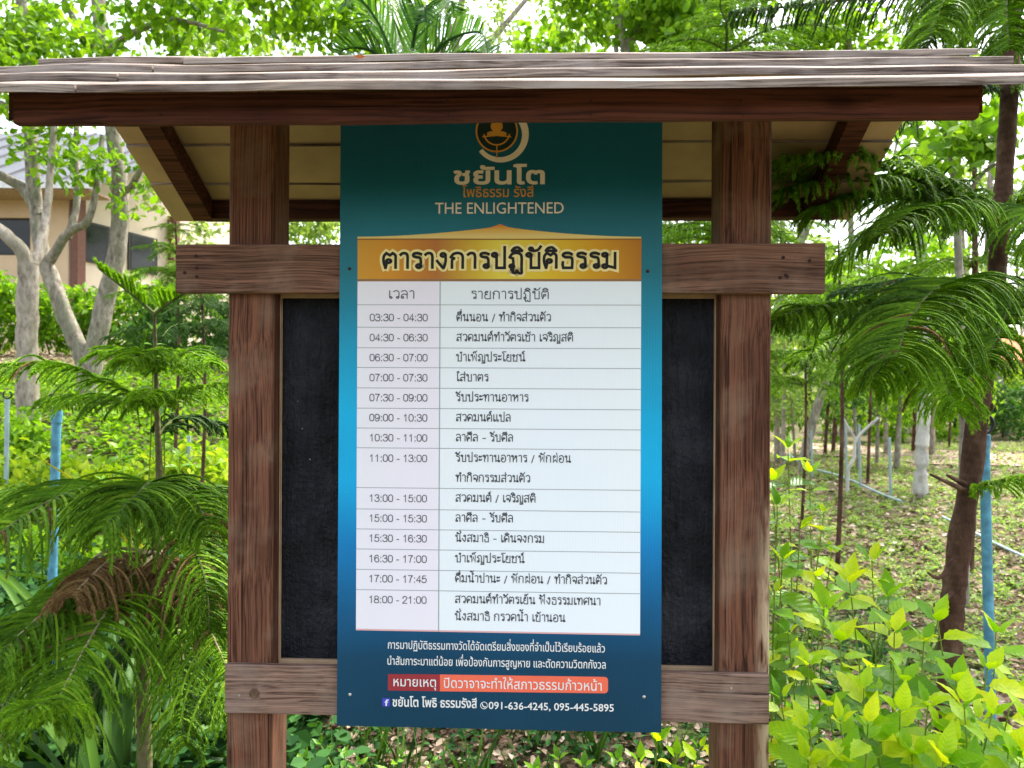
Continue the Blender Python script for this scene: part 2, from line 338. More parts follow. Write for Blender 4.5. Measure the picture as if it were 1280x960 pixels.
# litter and low ground cover
def in_view(N, y0, y1, u0=-.78, u1=.78, p=1.0):
    y = y0 + (y1-y0)*rng.random(N)**p; u = u0+(u1-u0)*rng.random(N)
    return u*y, y
LIT6 = ([(0, 0, 0), (-.3, .3, .1), (-.26, .66, .16), (.03, 1, .05), (.26, .62, .14), (.3, .3, .08), (0, .5, -.02)], LEAF6[1])
mb = MB()
x, y = in_view(22000, 1.75, 5.5, p=1.4); N_ = len(x); z = ground_z(x, y)+.006+.02*rng.random(N_)
a = rng.random(N_)*6.283; d = np.stack([np.cos(a), np.sin(a), .25*rng.normal(size=N_)], -1); n = norm(np.stack([.35*rng.normal(size=N_), .35*rng.normal(size=N_), np.ones(N_)], -1))
scatter(mb, LIT6[0], LIT6[1], np.stack([x, y, z], -1), d, n, .022+.038*rng.random(N_)**1.5)
x, y = in_view(26000, 5.2, 14, p=1.2); N_ = len(x); z = ground_z(x, y)+.01+.02*rng.random(N_)
a = rng.random(N_)*6.283; d = np.stack([np.cos(a), np.sin(a), .25*rng.normal(size=N_)], -1); n = norm(np.stack([.35*rng.normal(size=N_), .35*rng.normal(size=N_), np.ones(N_)], -1))
scatter(mb, LEAF[0], LEAF[1], np.stack([x, y, z], -1), d, n, .035+.05*rng.random(N_)**1.5)
tag(mb.build('leaf_litter', M['litter']), 'dry brown and tan fallen leaves strewn over the ground', 'fallen leaves', kind='stuff')
def cover(name, label, mat, N_, y0, y1, u0, u1, size, h, clump=8, T=LEAF, p=1.0):
    nc = N_//clump; cx, cy = in_view(nc, y0, y1, u0, u1, p)
    hc = h*(.4+.8*rng.random(nc))
    x = np.repeat(cx, clump)+rng.normal(size=nc*clump)*h*.35; y = np.repeat(cy, clump)+rng.normal(size=nc*clump)*h*.35
    hh = np.repeat(hc, clump)*rng.random(nc*clump)
    z = ground_z(x, y)+hh; k = len(x); a = rng.random(k)*6.283
    d = np.stack([np.cos(a), np.sin(a), .3+.4*rng.normal(size=k)], -1); n = norm(np.stack([.5*rng.normal(size=k), .5*rng.normal(size=k), np.ones(k)], -1))
    mb = MB(); scatter(mb, T[0], T[1], np.stack([x, y, z], -1), d, n, size*(.6+.8*rng.random(k)))
    return tag(mb.build(name, mat), label, 'ground cover', kind='stuff')
cover('ground_cover', 'small dark green weeds growing through the litter behind the board', M['leaf_blue'], 9000, 1.8, 4.2, -.5, .5, .030, .08, 12, LEAF6)
cover('grass_tufts', 'low pale green weeds scattered over the right-hand slope', M['leaf_pale'], 80000, 3.0, 14, .15, .8, .028, .05, 14)
cover('creeper_cover', 'round-leaved bluish green creeper at lower left', M['leaf_blue'], 16000, 1.7, 3.6, -.8, -.28, .05, .28, 14, ROUND)
cover('weed_bank', 'weedy green growth on the left-hand bank', M['leaf_green'], 26000, 3.0, 9, -.8, -.15, .06, .12, 10)
# grass blades behind the board
mb = MB(); nb = 1300; tx, ty = in_view(nb//14, 1.9, 3.6, -.55, .6)
x = np.repeat(tx, 14)+rng.normal(size=len(tx)*14)*.025; y = np.repeat(ty, 14)+rng.normal(size=len(tx)*14)*.025
k = len(x); a = rng.random(k)*6.283; d = norm(np.stack([.35*np.cos(a), .35*np.sin(a), np.ones(k)], -1)); n = np.stack([np.cos(a+1.2), np.sin(a+1.2), .3*np.ones(k)], -1)
scatter(mb, [(-.025, 0, 0), (.025, 0, 0), (.02, .55, .03), (0, 1, .18), (-.02, .55, .03)], [(0, 1, 2), (0, 2, 4), (4, 2, 3)], np.stack([x, y, ground_z(x, y)-.01], -1), d, n, .10+.16*rng.random(k))
tag(mb.build('grass', M['strap']), 'thin upright grass blades in tufts behind the board', 'grass', kind='stuff')

# ------------------------------------------------------------------ the notice board (root at the foot between posts, turned 2.1 degrees)
YAW = R(-2.1); Y0 = 1.41
root = empty('notice_board', (0, Y0, 0), 'roofed brown timber notice board with black panel behind the teal banner', 'notice board', rz=YAW)
cy_, sy_ = math.cos(YAW), math.sin(YAW)
def P(px, py, yl):
    """local (x, z) on the board plane at local depth yl seen at a pixel"""
    a, b = ray(px, py)
    # world: X = x*cy - yl*sy ; Y = Y0 + x*sy + yl*cy ; X = a*Y
    x = (a*(Y0+yl*cy_)+yl*sy_)/(cy_-a*sy_)
    Y = Y0+x*sy_+yl*cy_
    return x, CZ+b*Y
def bpart(name, mat, fn, parent=root, smooth=False):
    mb = MB(); fn(mb); return mb.build(name, mat, parent, smooth)
def zbox(mb, x0, x1, y0, y1, z0, z1, m=0, b=.002):
    """box with its long axis along z, bevelled long edges"""
    pr = [(x0+b, y0), (x1-b, y0), (x1, y0+b), (x1, y1-b), (x1-b, y1), (x0+b, y1), (x0, y1-b), (x0, y0+b)]
    V = [(x, y, z0) for x, y in pr]+[(x, y, z1) for x, y in pr]
    mb.add(V, [(j, (j+1) % 8, (j+1) % 8+8, j+8) for j in range(8)], m); mb.add(V[:8], [tuple(range(7, -1, -1))], m); mb.add(V[8:], [tuple(range(8))], m)
zt = CZ+.56
def worn():
    m = M['post'].copy(); m.name = 'post_timber_worn'; nt = m.node_tree; b = nt.nodes['Principled BSDF']; L = nt.links.new
    old = b.inputs['Base Color'].links[0].from_socket; v = mapping(nt, (1, 1, 1)); sx = nt.nodes.new('ShaderNodeSeparateXYZ'); L(v, sx.inputs[0])
    xe = P(963, 600, 0)[0]
    a = nt.nodes.new('ShaderNodeMapRange'); a.inputs[1].default_value = xe-.028; a.inputs[2].default_value = xe-.004; L(sx.outputs[0], a.inputs[0])
    c = nt.nodes.new('ShaderNodeMapRange'); c.inputs[1].default_value = CZ-.12; c.inputs[2].default_value = CZ-.42; L(sx.outputs[2], c.inputs[0])
    n = noise(nt, 1.6, 4, mapping(nt, (26, 26, 5)), .6); nr = ramp(nt, [(.40, (0, 0, 0)), (.52, (1, 1, 1))], n.outputs[0])
    p = nt.nodes.new('ShaderNodeMath'); p.operation = 'MULTIPLY'; L(a.outputs[0], p.inputs[0]); L(c.outputs[0], p.inputs[1])
    q = nt.nodes.new('ShaderNodeMath'); q.operation = 'MULTIPLY'; L(p.outputs[0], q.inputs[0]); L(nr.outputs[0], q.inputs[1])
    L(mix(nt, old, (.50, .38, .25), q.outputs[0]), b.inputs['Base Color']); return m
M['post_worn'] = worn()
for (pl, pr) in ((284.5, 341), (900.5, 963)):
    x0 = P(pl, 600, 0)[0]; x1 = P(pr, 600, 0)[0]
    bpart('post', M['post'] if pl < 600 else M['post_worn'], lambda mb: zbox(mb, x0, x1, 0, .088, gz(0, 1.5)-.1, zt, b=.003))
xL0, xL1 = P(284.5, 600, 0)[0], P(341, 600, 0)[0]; xR0, xR1 = P(900.5, 600, 0)[0], P(963, 600, 0)[0]
# crossbeams stand 8 mm proud of the posts
def cbeam(mat, pxa, pxb, pya, pyb, yl=-.009):
    x0, z1 = P(pxa, pya, yl); x1, _ = P(pxb, pya, yl); _, z0 = P(pxa, pyb, yl)
    o = bpart('crossbeam', mat, lambda mb: box(mb, x0, x1, yl, -.0002+0, z0, z1, b=.002, nx=24, wob=.0006))
    return o, x0, x1, z0, z1
ub, ux0, ux1, uz0, uz1 = cbeam(M['beam'], 220, 1031.5, 305, 365.5, -.022)
lb, lx0, lx1, lz0, lz1 = cbeam(M['rail'], 281.5, 961.5, 830.5, 891.5, -.014)
def peg(px, py, yl, r, mat, name='peg_hole', parent=ub, d=.0012):
    x, z = P(px, py, yl); mb = MB()
    tube(mb, [(x, yl+.002, z), (x, yl-d, z)], [r, r*.9], 10); mb.build(name, mat, parent, True)
for px, py in ((245, 320), (246, 335), (231, 341), (246, 346), (979, 322), (982, 344), (984, 346), (975, 347), (1012, 326)):
    peg(px, py, -.022, .0035, M['hole'])
for px, py in ((299, 869), (914, 860)): peg(px, py, -.014, .0022, M['screw'], 'screw', lb)
# big knots on the pale rail
for px, py, r in ((318, 867, .011), ):
    peg(px, py, -.014, r, simple('knot_wood', (.13, .08, .05), .8, .2, .5, 60), 'knot', lb, .0008)
# black panel with its pale frame strips
bx0, bz1 = P(350, 373, .045); bx1, bz0 = P(890, 832, .045)
bpart('black_panel', M['black'], lambda mb: zbox(mb, xL1+.001, xR0-.001, .046, .058, bz0-.012, bz1+.05))
for a, c in ((xL1+.0005, bx0), (bx1, xR0-.0005)):
    bpart('frame_strip', M['strip'], lambda mb: zbox(mb, a, c, .036, .0455, bz0-.011, bz1+.011, b=.001))
bpart('frame_strip', M['strip'], lambda mb: box(mb, bx0+.0005, bx1-.0005, .036, .0455, bz1, bz1+.011, b=.001, nx=8))
bpart('frame_strip', M['strip'], lambda mb: box(mb, bx0+.0005, bx1-.0005, .036, .0455, bz0-.011, bz0, b=.001, nx=8))
# roof: gable, ridge over the posts
YR = .045; ZR = CZ+.633; HS = .42; NC = 4; st = HS/NC; TH = .0125; GAP = .005
XA, XB = -.865, .80
def zline(yl): return ZR-.55*abs(yl-YR)
jl = P(133, 100, -.3)[0]
for side in (-1, 1):
    for i in range(NC):
        ye = YR+side*(HS-i*st); ze = zline(ye); gp_ = GAP if side < 0 else 0; tu = TH+GAP-.0004 if side < 0 else .0052; sl = (.55*st-(TH+GAP if side < 0 else .0064))/st
        yu = ye-side*(st*1.16 if i < NC-1 else st*1.0)
        segs = ((XA+random.uniform(-.01, .01), jl-.0015, .0035), (jl+.0015, XB+random.uniform(-.01, .01), 0)) if side < 0 else ((XA, XB, 0),)
        for (xa, xb, up) in segs:
            mb = MB(); nn = 40; ph = random.random()*6
            V = []
            for k in range(nn+1):
                x = xa+(xb-xa)*k/nn
                w = .0011*math.sin(x*5+ph)+.0006*math.sin(x*19+ph*2)+up*(1-abs(2*k/nn-1))*1.0
                tt = TH+.0009*math.sin(x*9+ph)
                dz = sl*abs(yu-ye)
                V += [(x, ye, ze+w), (x, ye, ze+w+tt*.85), (x, ye-side*.002, ze+w+tt), (x, yu, ze+dz+w+tu), (x, yu, ze+dz+w)]
            Fa = []
            for k in range(nn):
                for j in range(4):
                    q = [k*5+j, (k+1)*5+j, (k+1)*5+j+1, k*5+j+1]; Fa.append(q if side < 0 else q[::-1])
            mb.add(V, Fa, 0)
            Fb = [[k*5+4, (k+1)*5+4, (k+1)*5, k*5] for k in range(nn)]; Fb = Fb if side < 0 else [q[::-1] for q in Fb]
            mb.v.append(np.zeros((0, 3))); mb.f.append(np.array(Fb)); mb.mi.append(np.full(len(Fb), 1))
            e = nn*5; mb.f.append(np.array([[0, 1, 2, 3, 4], [e+4, e+3, e+2, e+1, e]])); mb.mi.append(np.zeros(2))
            mb.build('roof_plank', [M['roof'], M['soffit']], root)
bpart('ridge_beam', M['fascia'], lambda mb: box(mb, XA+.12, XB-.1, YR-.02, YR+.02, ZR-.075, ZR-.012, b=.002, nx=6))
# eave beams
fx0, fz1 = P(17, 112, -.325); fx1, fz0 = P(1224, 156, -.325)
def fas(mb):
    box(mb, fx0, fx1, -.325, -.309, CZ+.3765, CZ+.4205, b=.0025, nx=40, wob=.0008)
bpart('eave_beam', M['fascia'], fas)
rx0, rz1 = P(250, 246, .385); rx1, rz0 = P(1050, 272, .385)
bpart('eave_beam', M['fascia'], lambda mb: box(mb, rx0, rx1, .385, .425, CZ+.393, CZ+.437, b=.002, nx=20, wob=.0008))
for px in (203, 322, 560, 742, 928, 1088):
    for py in (126, 143):
        x, z = P(px+random.uniform(-4, 4), py, -.325); mb = MB(); tube(mb, [(x, -.324, z), (x, -.3262, z)], [.0021, .0019], 8); mb.build('nail', M['hole'], root)
# rafters
for xr in (-.755, .685):
    for side in (-1, 1):
        y_a, y_b = YR+side*.005, YR+side*(.335 if side > 0 else .30)
        t_ = .012; h_ = .05; w_ = .022
        V = []
        for (yy) in (y_a, y_b):
            zt_ = zline(yy)-t_
            V += [(xr-w_, yy, zt_-h_), (xr+w_, yy, zt_-h_), (xr+w_, yy, zt_), (xr-w_, yy, zt_)]
        Fq = [(0, 1, 5, 4), (1, 2, 6, 5), (2, 3, 7, 6), (3, 0, 4, 7), (3, 2, 1, 0), (4, 5, 6, 7)]
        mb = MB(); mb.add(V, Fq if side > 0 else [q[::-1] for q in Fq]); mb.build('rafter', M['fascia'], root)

# ------------------------------------------------------------------ the banner, hung in front of the crossbeams
BY = -.030                                              # local depth of its printed face
ban = empty('schedule_banner', (0, 0, 0), 'tall teal and blue corrugated plastic banner with the practice timetable screwed to the notice board', 'banner')
ban.matrix_world = Matrix.Translation((0, Y0, 0)) @ Matrix.Rotation(YAW, 4, 'Z')
def flat(name, col, rough=.5, spec=.2, noise_amt=.06):
    m, nt, b, N, L = newmat(name); n = noise(nt, 30, 4, mapping(nt, (1, 1, 1)))
    r = ramp(nt, [(.3, tuple(c*(1-noise_amt) for c in col)), (.7, col)], n.outputs[0]); L(r.outputs[0], b.inputs['Base Color'])
    b.inputs['Roughness'].default_value = rough; b.inputs['Specular IOR Level'].default_value = spec
    w = nt.nodes.new('ShaderNodeTexWave'); w.inputs['Scale'].default_value = 62; w.bands_direction = 'X'; L(mapping(nt, (1, 1, 1)), w.inputs['Vector']); bump(nt, b, w.outputs[1], .06, .001)
    return m
def bannermat():
    m, nt, b, N, L = newmat('banner_print'); v = mapping(nt, (1, 1, 1)); sx = nt.nodes.new('ShaderNodeSeparateXYZ'); L(v, sx.inputs[0])
    z0 = P(421, 912, BY)[1]; z1 = P(421, 130, BY)[1]
    mr = nt.nodes.new('ShaderNodeMapRange'); mr.inputs[1].default_value = z0; mr.inputs[2].default_value = z1; L(sx.outputs[2], mr.inputs[0])
    def pos(py): return (912-py)/(912-130)
    st = [(912, (.002, .040, .080)), (820, (.002, .048, .105)), (760, (.002, .09, .22)), (680, (.003, .19, .47)), (600, (.003, .38, .72)), (520, (.003, .38, .68)), (430, (.004, .28, .46)), (340, (.005, .15, .20)), (270, (.005, .130, .175)), (200, (.004, .095, .145)), (130, (.004, .075, .13))]
    r = ramp(nt, [(pos(p), c) for p, c in st], mr.outputs[0]); c = r.outputs[0]
    n = noise(nt, 4.5, 3, v); c = mix(nt, c, ramp(nt, [(.3, (.75, .8, .8)), (.7, (1.3, 1.2, 1.15))], n.outputs[0]).outputs[0], .6, 'MULTIPLY')
    sp = nt.nodes.new('ShaderNodeTexVoronoi'); sp.inputs['Scale'].default_value = 45; L(v, sp.inputs['Vector'])
    cr = ramp(nt, [(.02, (.3, .35, .38)), (.045, (0, 0, 0))], sp.outputs['Distance']); n3 = noise(nt, 9, 2, v); n3r = ramp(nt, [(.5, (0, 0, 0)), (.65, (1, 1, 1))], n3.outputs[0])
    c = mix(nt, c, mix(nt, cr.outputs[0], n3r.outputs[0], 1.0, 'MULTIPLY'), 1.0, 'ADD')
    L(c, b.inputs['Base Color']); b.inputs['Roughness'].default_value = .45; b.inputs['Specular IOR Level'].default_value = .25
    w = nt.nodes.new('ShaderNodeTexWave'); w.inputs['Scale'].default_value = 62; w.bands_direction = 'X'; L(v, w.inputs['Vector']); bump(nt, b, w.outputs[1], .12, .001)
    return m
M['banner'] = bannermat()
def lp(px, py, lay): x, z = P(px, py, BY); return (x, BY-.00018*lay, z)
c4 = [P(421, 907, BY), P(826.5, 916, BY), P(828, 120, BY), P(426, 120, BY)]
mb = MB(); nseg = 16
V = []
for k in range(nseg+1):
    t = k/nseg
    for side_, y_ in ((0, 0), (0, .004)):
        pass
# sheet with 4 mm thickness
V = [(x, BY, z) for x, z in c4]+[(x, BY+.004, z) for x, z in c4]
mb.add(V, [(0, 1, 2, 3), (7, 6, 5, 4), (0, 4, 5, 1), (1, 5, 6, 2), (2, 6, 7, 3), (3, 7, 4, 0)])
mb.build('sheet', M['banner'], ban)
INK = flat('ink_dark', (.045, .045, .05)); BLK = flat('ink_black', (.012, .010, .008)); WHT = flat('print_white', (.78, .8, .8)); GOLD = flat('print_gold', (.62, .30, .045))
LNE = flat('table_line', (.33, .36, .37)); CREAM = flat('print_cream', (.80, .72, .58)); GLOW = flat('header_glow', (.85, .72, .30))
def poly(name, pts, lay, mat, parent=ban):
    V = [lp(a, b, lay) for a, b in pts]; mb = MB(); mb.add(V, [tuple(range(len(V)))][:]); 
    me = mb.mesh(name, mat); me.polygons[0].use_smooth = False
    o = link(name, me, parent)
    nrm = me.polygons[0].normal
    if nrm.y > 0: me.flip_normals()
    return o
def gradmat(name, stops, axis, p0, p1, rough=.35):
    m, nt, b, N, L = newmat(name); sx = nt.nodes.new('ShaderNodeSeparateXYZ'); L(mapping(nt, (1, 1, 1)), sx.inputs[0])
    mr = nt.nodes.new('ShaderNodeMapRange'); mr.inputs[1].default_value = p0; mr.inputs[2].default_value = p1; L(sx.outputs[axis], mr.inputs[0])
    r = ramp(nt, stops, mr.outputs[0]); L(r.outputs[0], b.inputs['Base Color']); b.inputs['Roughness'].default_value = .5; b.inputs['Specular IOR Level'].default_value = .2
    w = nt.nodes.new('ShaderNodeTexWave'); w.inputs['Scale'].default_value = 62; w.bands_direction = 'X'; L(mapping(nt, (1, 1, 1)), w.inputs['Vector']); bump(nt, b, w.outputs[1], .08, .001)
    return m
hx0, hx1 = P(447, 320, BY)[0], P(802, 320, BY)[0]
HDR = gradmat('header_gold', [(0, (.60, .30, .03)), (.12, (.62, .27, .02)), (.28, (.45, .16, .03)), (.42, (.62, .42, .03)), (.5, (.74, .60, .06)), (.68, (.72, .48, .02)), (.85, (.62, .30, .01)), (1, (.42, .16, .01))], 0, hx0, hx1)
PAPER = gradmat('table_paper', [(0, (.79, .78, .84)), (.28, (.82, .78, .87)), (.30, (.80, .86, .90)), (.7, (.81, .87, .93)), (1, (.82, .88, .92))], 0, hx0, hx1)
TRI = gradmat('roof_ornament', [(0, (.75, .58, .2)), (.5, (.70, .42, .08)), (.8, (.65, .22, .03)), (1, (.6, .25, .08))], 2, P(625, 296, BY)[1], P(625, 279, BY)[1])
poly('header_ornament', [(447, 298.5), (801.5, 298.5), (801.5, 296)] + [(801-176*t, 296-13*t**1.8-3*(t > .93)*(t-.93)/.07) for t in np.linspace(0, 1, 18)] + [(625-178*(1-t), 296-13*t**1.8-3*(t > .93)*(t-.93)/.07) for t in np.linspace(1, 0, 18)], 1, TRI)
poly('header_strip', [(447, 298), (802, 298), (801.5, 350), (447, 350)], 2, HDR)
poly('header_rule', [(447, 298.6), (802, 298.6), (802, 300), (447, 300)], 3, flat('rule_brown', (.28, .12, .03)))
poly('header_rule', [(447, 348.8), (801.5, 348.8), (801.5, 351.8), (447, 351.8)], 3, flat('rule_dark', (.30, .16, .07)))
poly('table_panel', [(447, 351.5), (801.5, 351.5), (800, 794), (445, 787.5)], 2, PAPER)
poly('table_base_rule', [(445, 785.7), (800, 792.2), (800, 794.2), (445, 787.7)], 3, flat('rule_pink', (.72, .42, .42)))
for yv in (381, 409, 434.7, 459.3, 484.8, 510.1, 534.9, 559.6, 609.3, 636, 661, 686, 711.5, 736.8):
    xl = 447-(yv-350)/220; (x0, z0) = P(xl, yv, BY); x1 = P(801, yv, BY)[0]
    mb = MB(); mb.add([(x0, BY-.00018*4, z0-.0006), (x1, BY-.00018*4, z0-.0006), (x1, BY-.00018*4, z0+.0006), (x0, BY-.00018*4, z0+.0006)], [(0, 1, 2, 3)]); mb.build('table_rule', LNE, ban)
poly('column_rule', [(549.7, 352), (550.8, 352), (548.8, 789), (547.7, 789)], 5, LNE)

# --- looped Thai stroke lettering, written glyph by glyph
G = {
'0': (8.6, 'c 4.3,0 1.6,1.6 1,6 1.6,10.4 4.3,12 7,10.4 7.6,6 7,1.6 4.3,0'), '1': (8.6, 's 2.2,9 4.8,12 4.8,0'), '2': (8.6, 'c 1.2,8.6 2,11.2 4.3,12 7,10.8 7.2,8.2 5,5 2,2 1,0|s 1,0 7.6,0'),
'3': (8.6, 'c 1.2,9.6 2.4,11.7 4.3,12 6.8,11 6.6,7.4 3.8,6.5|c 3.8,6.5 7,6 7.8,3.4 6.6,.8 4.2,0 1.8,.8 1,3'), '4': (8.6, 's 6,0 6,12 1,3.4 8,3.4'), '5': (8.6, 's 7,12 2.4,12 1.6,6.4|c 1.6,6.4 4.2,7.8 7,6.8 7.6,4 6.6,1 4,0 1.8,.8 1,2.8'),
'6': (8.6, 'c 7,9.6 6,11.7 4.3,12 1.8,10.4 1.1,6 1.6,2 4.2,0 7,1 7.6,4 6.6,6.8 4.4,7.6 2.2,6.6 1.2,4.4'), '7': (8.6, 's 1,12 7.6,12|c 7.6,12 4.8,7.6 3.4,0'), '8': (8.6, 'c 4.3,6.6 1.8,7.6 1.8,11 4.3,12 6.8,11 6.8,7.6 4.3,6.6 1.2,5 1.2,1.2 4.3,0 7.4,1.2 7.4,5 4.3,6.6'),
'9': (8.6, 'c 1.4,2.4 2.6,.3 4.3,0 6.8,1.6 7.5,6 7,10 4.4,12 1.6,11 1,8 2,5.2 4.2,4.4 6.4,5.4 7.4,7.6'), ':': (4.2, 's 2.1,0 2.1,1.4|s 2.1,7.2 2.1,8.6'),
'ก': (8, 'c 1.5,0 1.5,3 1.6,5.2 2.5,6.4|s 2.5,6.4 1,7.2|c 1,7.2 2.2,9.3 4.2,10 6,9.2 6.6,7 6.6,3 6.6,0'),
'ข': (7.6, 'o 2,8.6,1.1|c 3.1,8.6 3.1,7 2,6 1.8,4.5 1.8,2|s 1.8,2 1.8,0 6.2,0 6.2,10'),
'ด': (8, 'o 3.4,4.6,1.1|s 2.6,3.8 1.9,0|c 1.9,0 1,4 1.1,7.5 3,9.8 5,9.8 6.6,8 6.7,5 6.7,0'),
'ศ': (8, 'o 3.4,4.6,1.1|s 2.6,3.8 1.9,0|c 1.9,0 1,4 1.1,7.5 3,9.8 5,9.8 6.6,8 6.7,5 6.7,0|s 5.8,9 7.6,11'),
'ต': (8, 'o 3.4,4.6,1.1|s 2.6,3.8 1.9,0|c 1.9,0 1,4 1.1,7.8 2.3,9.9|s 2.3,9.9 4,8.5 5.3,9.9|c 5.3,9.9 6.6,8.4 6.7,5 6.7,0'),
'ธ': (7.2, 'c 6,9 4.5,10 2.5,9.7 1.8,8.3 3,7.1 5,7 6.1,6.2 6.2,3 6.1,0|s 6.1,0 2,0|c 2,0 1.7,2 1.8,3.8'),
'ร': (6.2, 'c 5.3,9.2 3.6,10 1.8,9.5 1.6,8 3,7.2 4.6,6.8 5.1,5 5.1,2.2|o 4.1,1.2,1.1'),
'ว': (6.6, 'c 1,8.6 2.6,9.9 4.6,9.7 5.6,7.6 5.7,4 5.5,1.8|o 4.5,1.2,1.1'),
'า': (5.6, 'c 1,8.8 2.2,9.9 3.8,9.6 4.4,7.6 4.4,3 4.4,0'),
'ง': (6.6, 'o 3.9,8.7,1.1|c 5,8.7 5.1,5 4.7,2 4,0 2.6,2 1,4.8'),
'จ': (7, 'c 1,8 2,9.6 4,10 5.9,8.8 6.3,6 6.2,3 5.2,0|o 2.7,4.4,1.1|c 3.7,4.6 4.6,4 5,2 5.2,0'),
'ช': (8, 'o 1.9,8.6,1.1|c 3,8.8 3.1,7.2 2,6 1.8,4 1.8,2|s 1.8,2 1.8,0 6,0 6,5|c 6,5 6,7.4 5,8.3 6,9 7.4,10.4'),
'ญ': (10, 'o 2,1.2,1.1|c 3,1.2 3,4 2.5,6.3|s 2.5,6.3 1,7|c 1,7 2.2,9.4 4,10 5.4,9 5.8,7 5.8,0|s 5.8,0 8.8,0 8.8,10|c 5.8,-1.4 5.4,-3.2 7,-3.2 7.6,-1.8 8.8,-3.2 8.8,-1.4'),
'ฏ': (8.2, 'o 2,1.1,1|c 2.7,1.8 2.7,4 2.5,6.3|s 2.5,6.3 1,7.1|c 1,7.1 2.2,9.4 4.2,10 6,9.2 6.6,7 6.6,3 6.6,-1|c 1.6,-1.2 2.6,-1.4 2.4,-3 3.6,-3.4 4.4,-2 5.2,-3.4 6.6,-3.4 6.6,-1'),
'น': (8.4, 'o 1.9,8.7,1.1|s 2.8,8.4 2.8,0|c 2.8,.3 4,1.7 5.6,1.6|s 6.3,10 6.3,1|o 6.6,1.1,1.1'),
'บ': (8, 'o 1.8,8.7,1.1|s 2.8,8.7 2.8,0 6.6,0 6.6,10'),
'ป': (8, 'o 1.8,8.7,1.1|s 2.8,8.7 2.8,0 6.6,0 6.6,14'),
'ผ': (8, 'o 3.2,8.6,1.1|s 2.1,8.4 1.9,0 4.2,3.8 6.6,0 6.6,10'),
'พ': (8.6, 'o 1.7,8.7,1.1|s 2.6,8.2 2.8,0 4.9,7.6 7,0 7.1,10'),
'ฟ': (8.6, 'o 1.7,8.7,1.1|s 2.6,8.2 2.8,0 4.9,7.6 7,0 7.1,14'),
'ม': (8.2, 'o 1.8,8.7,1.1|s 2.8,8.6 2.8,1.2|o 1.9,1.1,1.1|s 2.9,1.3 6.6,0 6.6,10'),
'ย': (7.6, 'o 2.9,8.8,1|c 1.9,8.6 1.4,7 2.4,5.8 3.6,5.4|c 3,5.5 1.4,4.4 1.4,1.4 2.4,0|s 2.4,0 6.2,0 6.2,10'),
'ล': (7.6, 'c 1.2,8.8 3,10 5,9.8 6.2,7.6 6.2,4 6.2,0|o 2.1,1.2,1.1|c 1.4,2 1.8,4.8 3.8,5.6 6.2,4.6'),
'ส': (7.8, 'c 1.2,8.8 3,10 5,9.8 6.2,7.6 6.2,4 6.2,0|o 2.1,1.2,1.1|c 1.4,2 1.8,4.8 3.8,5.6 6.2,4.6|s 5.4,9 7.2,11'),
'ห': (8.6, 'o 1.8,8.7,1.1|s 2.8,8.7 2.8,0|c 2.8,2.4 4.6,6 6,6.6 7,4.6 7,0|o 6.2,8.2,1.1'),
'อ': (7.6, 'o 2.6,5.2,1.1|c 1.6,5.2 1.4,2 3,0 5.2,0 6.4,2.6 6.4,7 5,9.8 3,9.9 1.4,8.6'),
'ท': (8.2, 'o 1.8,8.7,1.1|s 2.8,8.7 2.8,0|c 2.8,3 4.2,8.6 5.6,9.9 6.8,8.6 6.8,0'),
'เ': (4, 's 1.6,10 1.6,1.2|o 2.6,1.1,1.1'), 'แ': (8, 's 1.6,10 1.6,1.2|o 2.6,1.1,1.1|s 5.4,10 5.4,1.2|o 6.4,1.1,1.1'),
'โ': (4.6, 'o 3.2,1.1,1.1|c 2.2,1.4 2.2,8 2.4,11 1,12.2 1.2,13.7 5,13.8'),
'ใ': (4.6, 'o 3.2,1.1,1.1|c 2.2,1.4 2.2,8 2.2,11 3.8,12.6 3.4,14 2,14 1.5,12.8'),
'ะ': (5.2, 'o 1.8,7.4,.9|c 2.6,6.8 4,7.4 4.4,8.6|o 1.8,2.6,.9|c 2.6,2 4,2.6 4.4,3.8'),
'ิ': (0, 'c -6.2,11.4 -5.2,13.1 -3.2,13.6 -1.4,11.4|s -6.2,11.4 -1.4,11.4'),
'ี': (0, 'c -6.2,11.4 -5.2,13.1 -3.2,13.3 -1.4,11.4|s -6.2,11.4 -1.4,11.4 -1.4,14.2'),
'ื': (0, 'c -6.2,11.4 -5.2,13.1 -3.2,13.3 -1.4,11.4|s -6.2,11.4 -1.4,11.4 -1.4,14.2|s -2.9,12.6 -2.9,14.2'),
'ั': (0, 'o -5.2,12.6,.8|c -4.8,11.6 -3.4,11.4 -1.8,12.2 -.6,14.4'),
'็': (0, 'c -4.6,11.4 -5.2,13 -3.8,13.4 -2.8,12.6 -2.8,11.5|c -4.4,13.6 -2.4,13.7 -1,14.8'),
'์': (0, 'o -3.2,12,.9|c -4,12.6 -3.4,14 -1.4,14.8'), '่': (0, 's -1.9,11.4 -1.9,13.9'),
'้': (0, 'o -4.2,12.8,.7|c -4.2,12 -3.4,11.6 -2.2,11.8 -1,13.8'), 'ํ': (0, 'o -1.9,12.4,.9'),
' ': (4.2, ''), '/': (5, 's 1,-1 4,10'), '-': (6, 's 1.4,4.2 4.8,4.2'), ',': (3, 's 1.5,.6 1,-1.5')}
UP = 'ิีืั็'; TONE = '่้์'
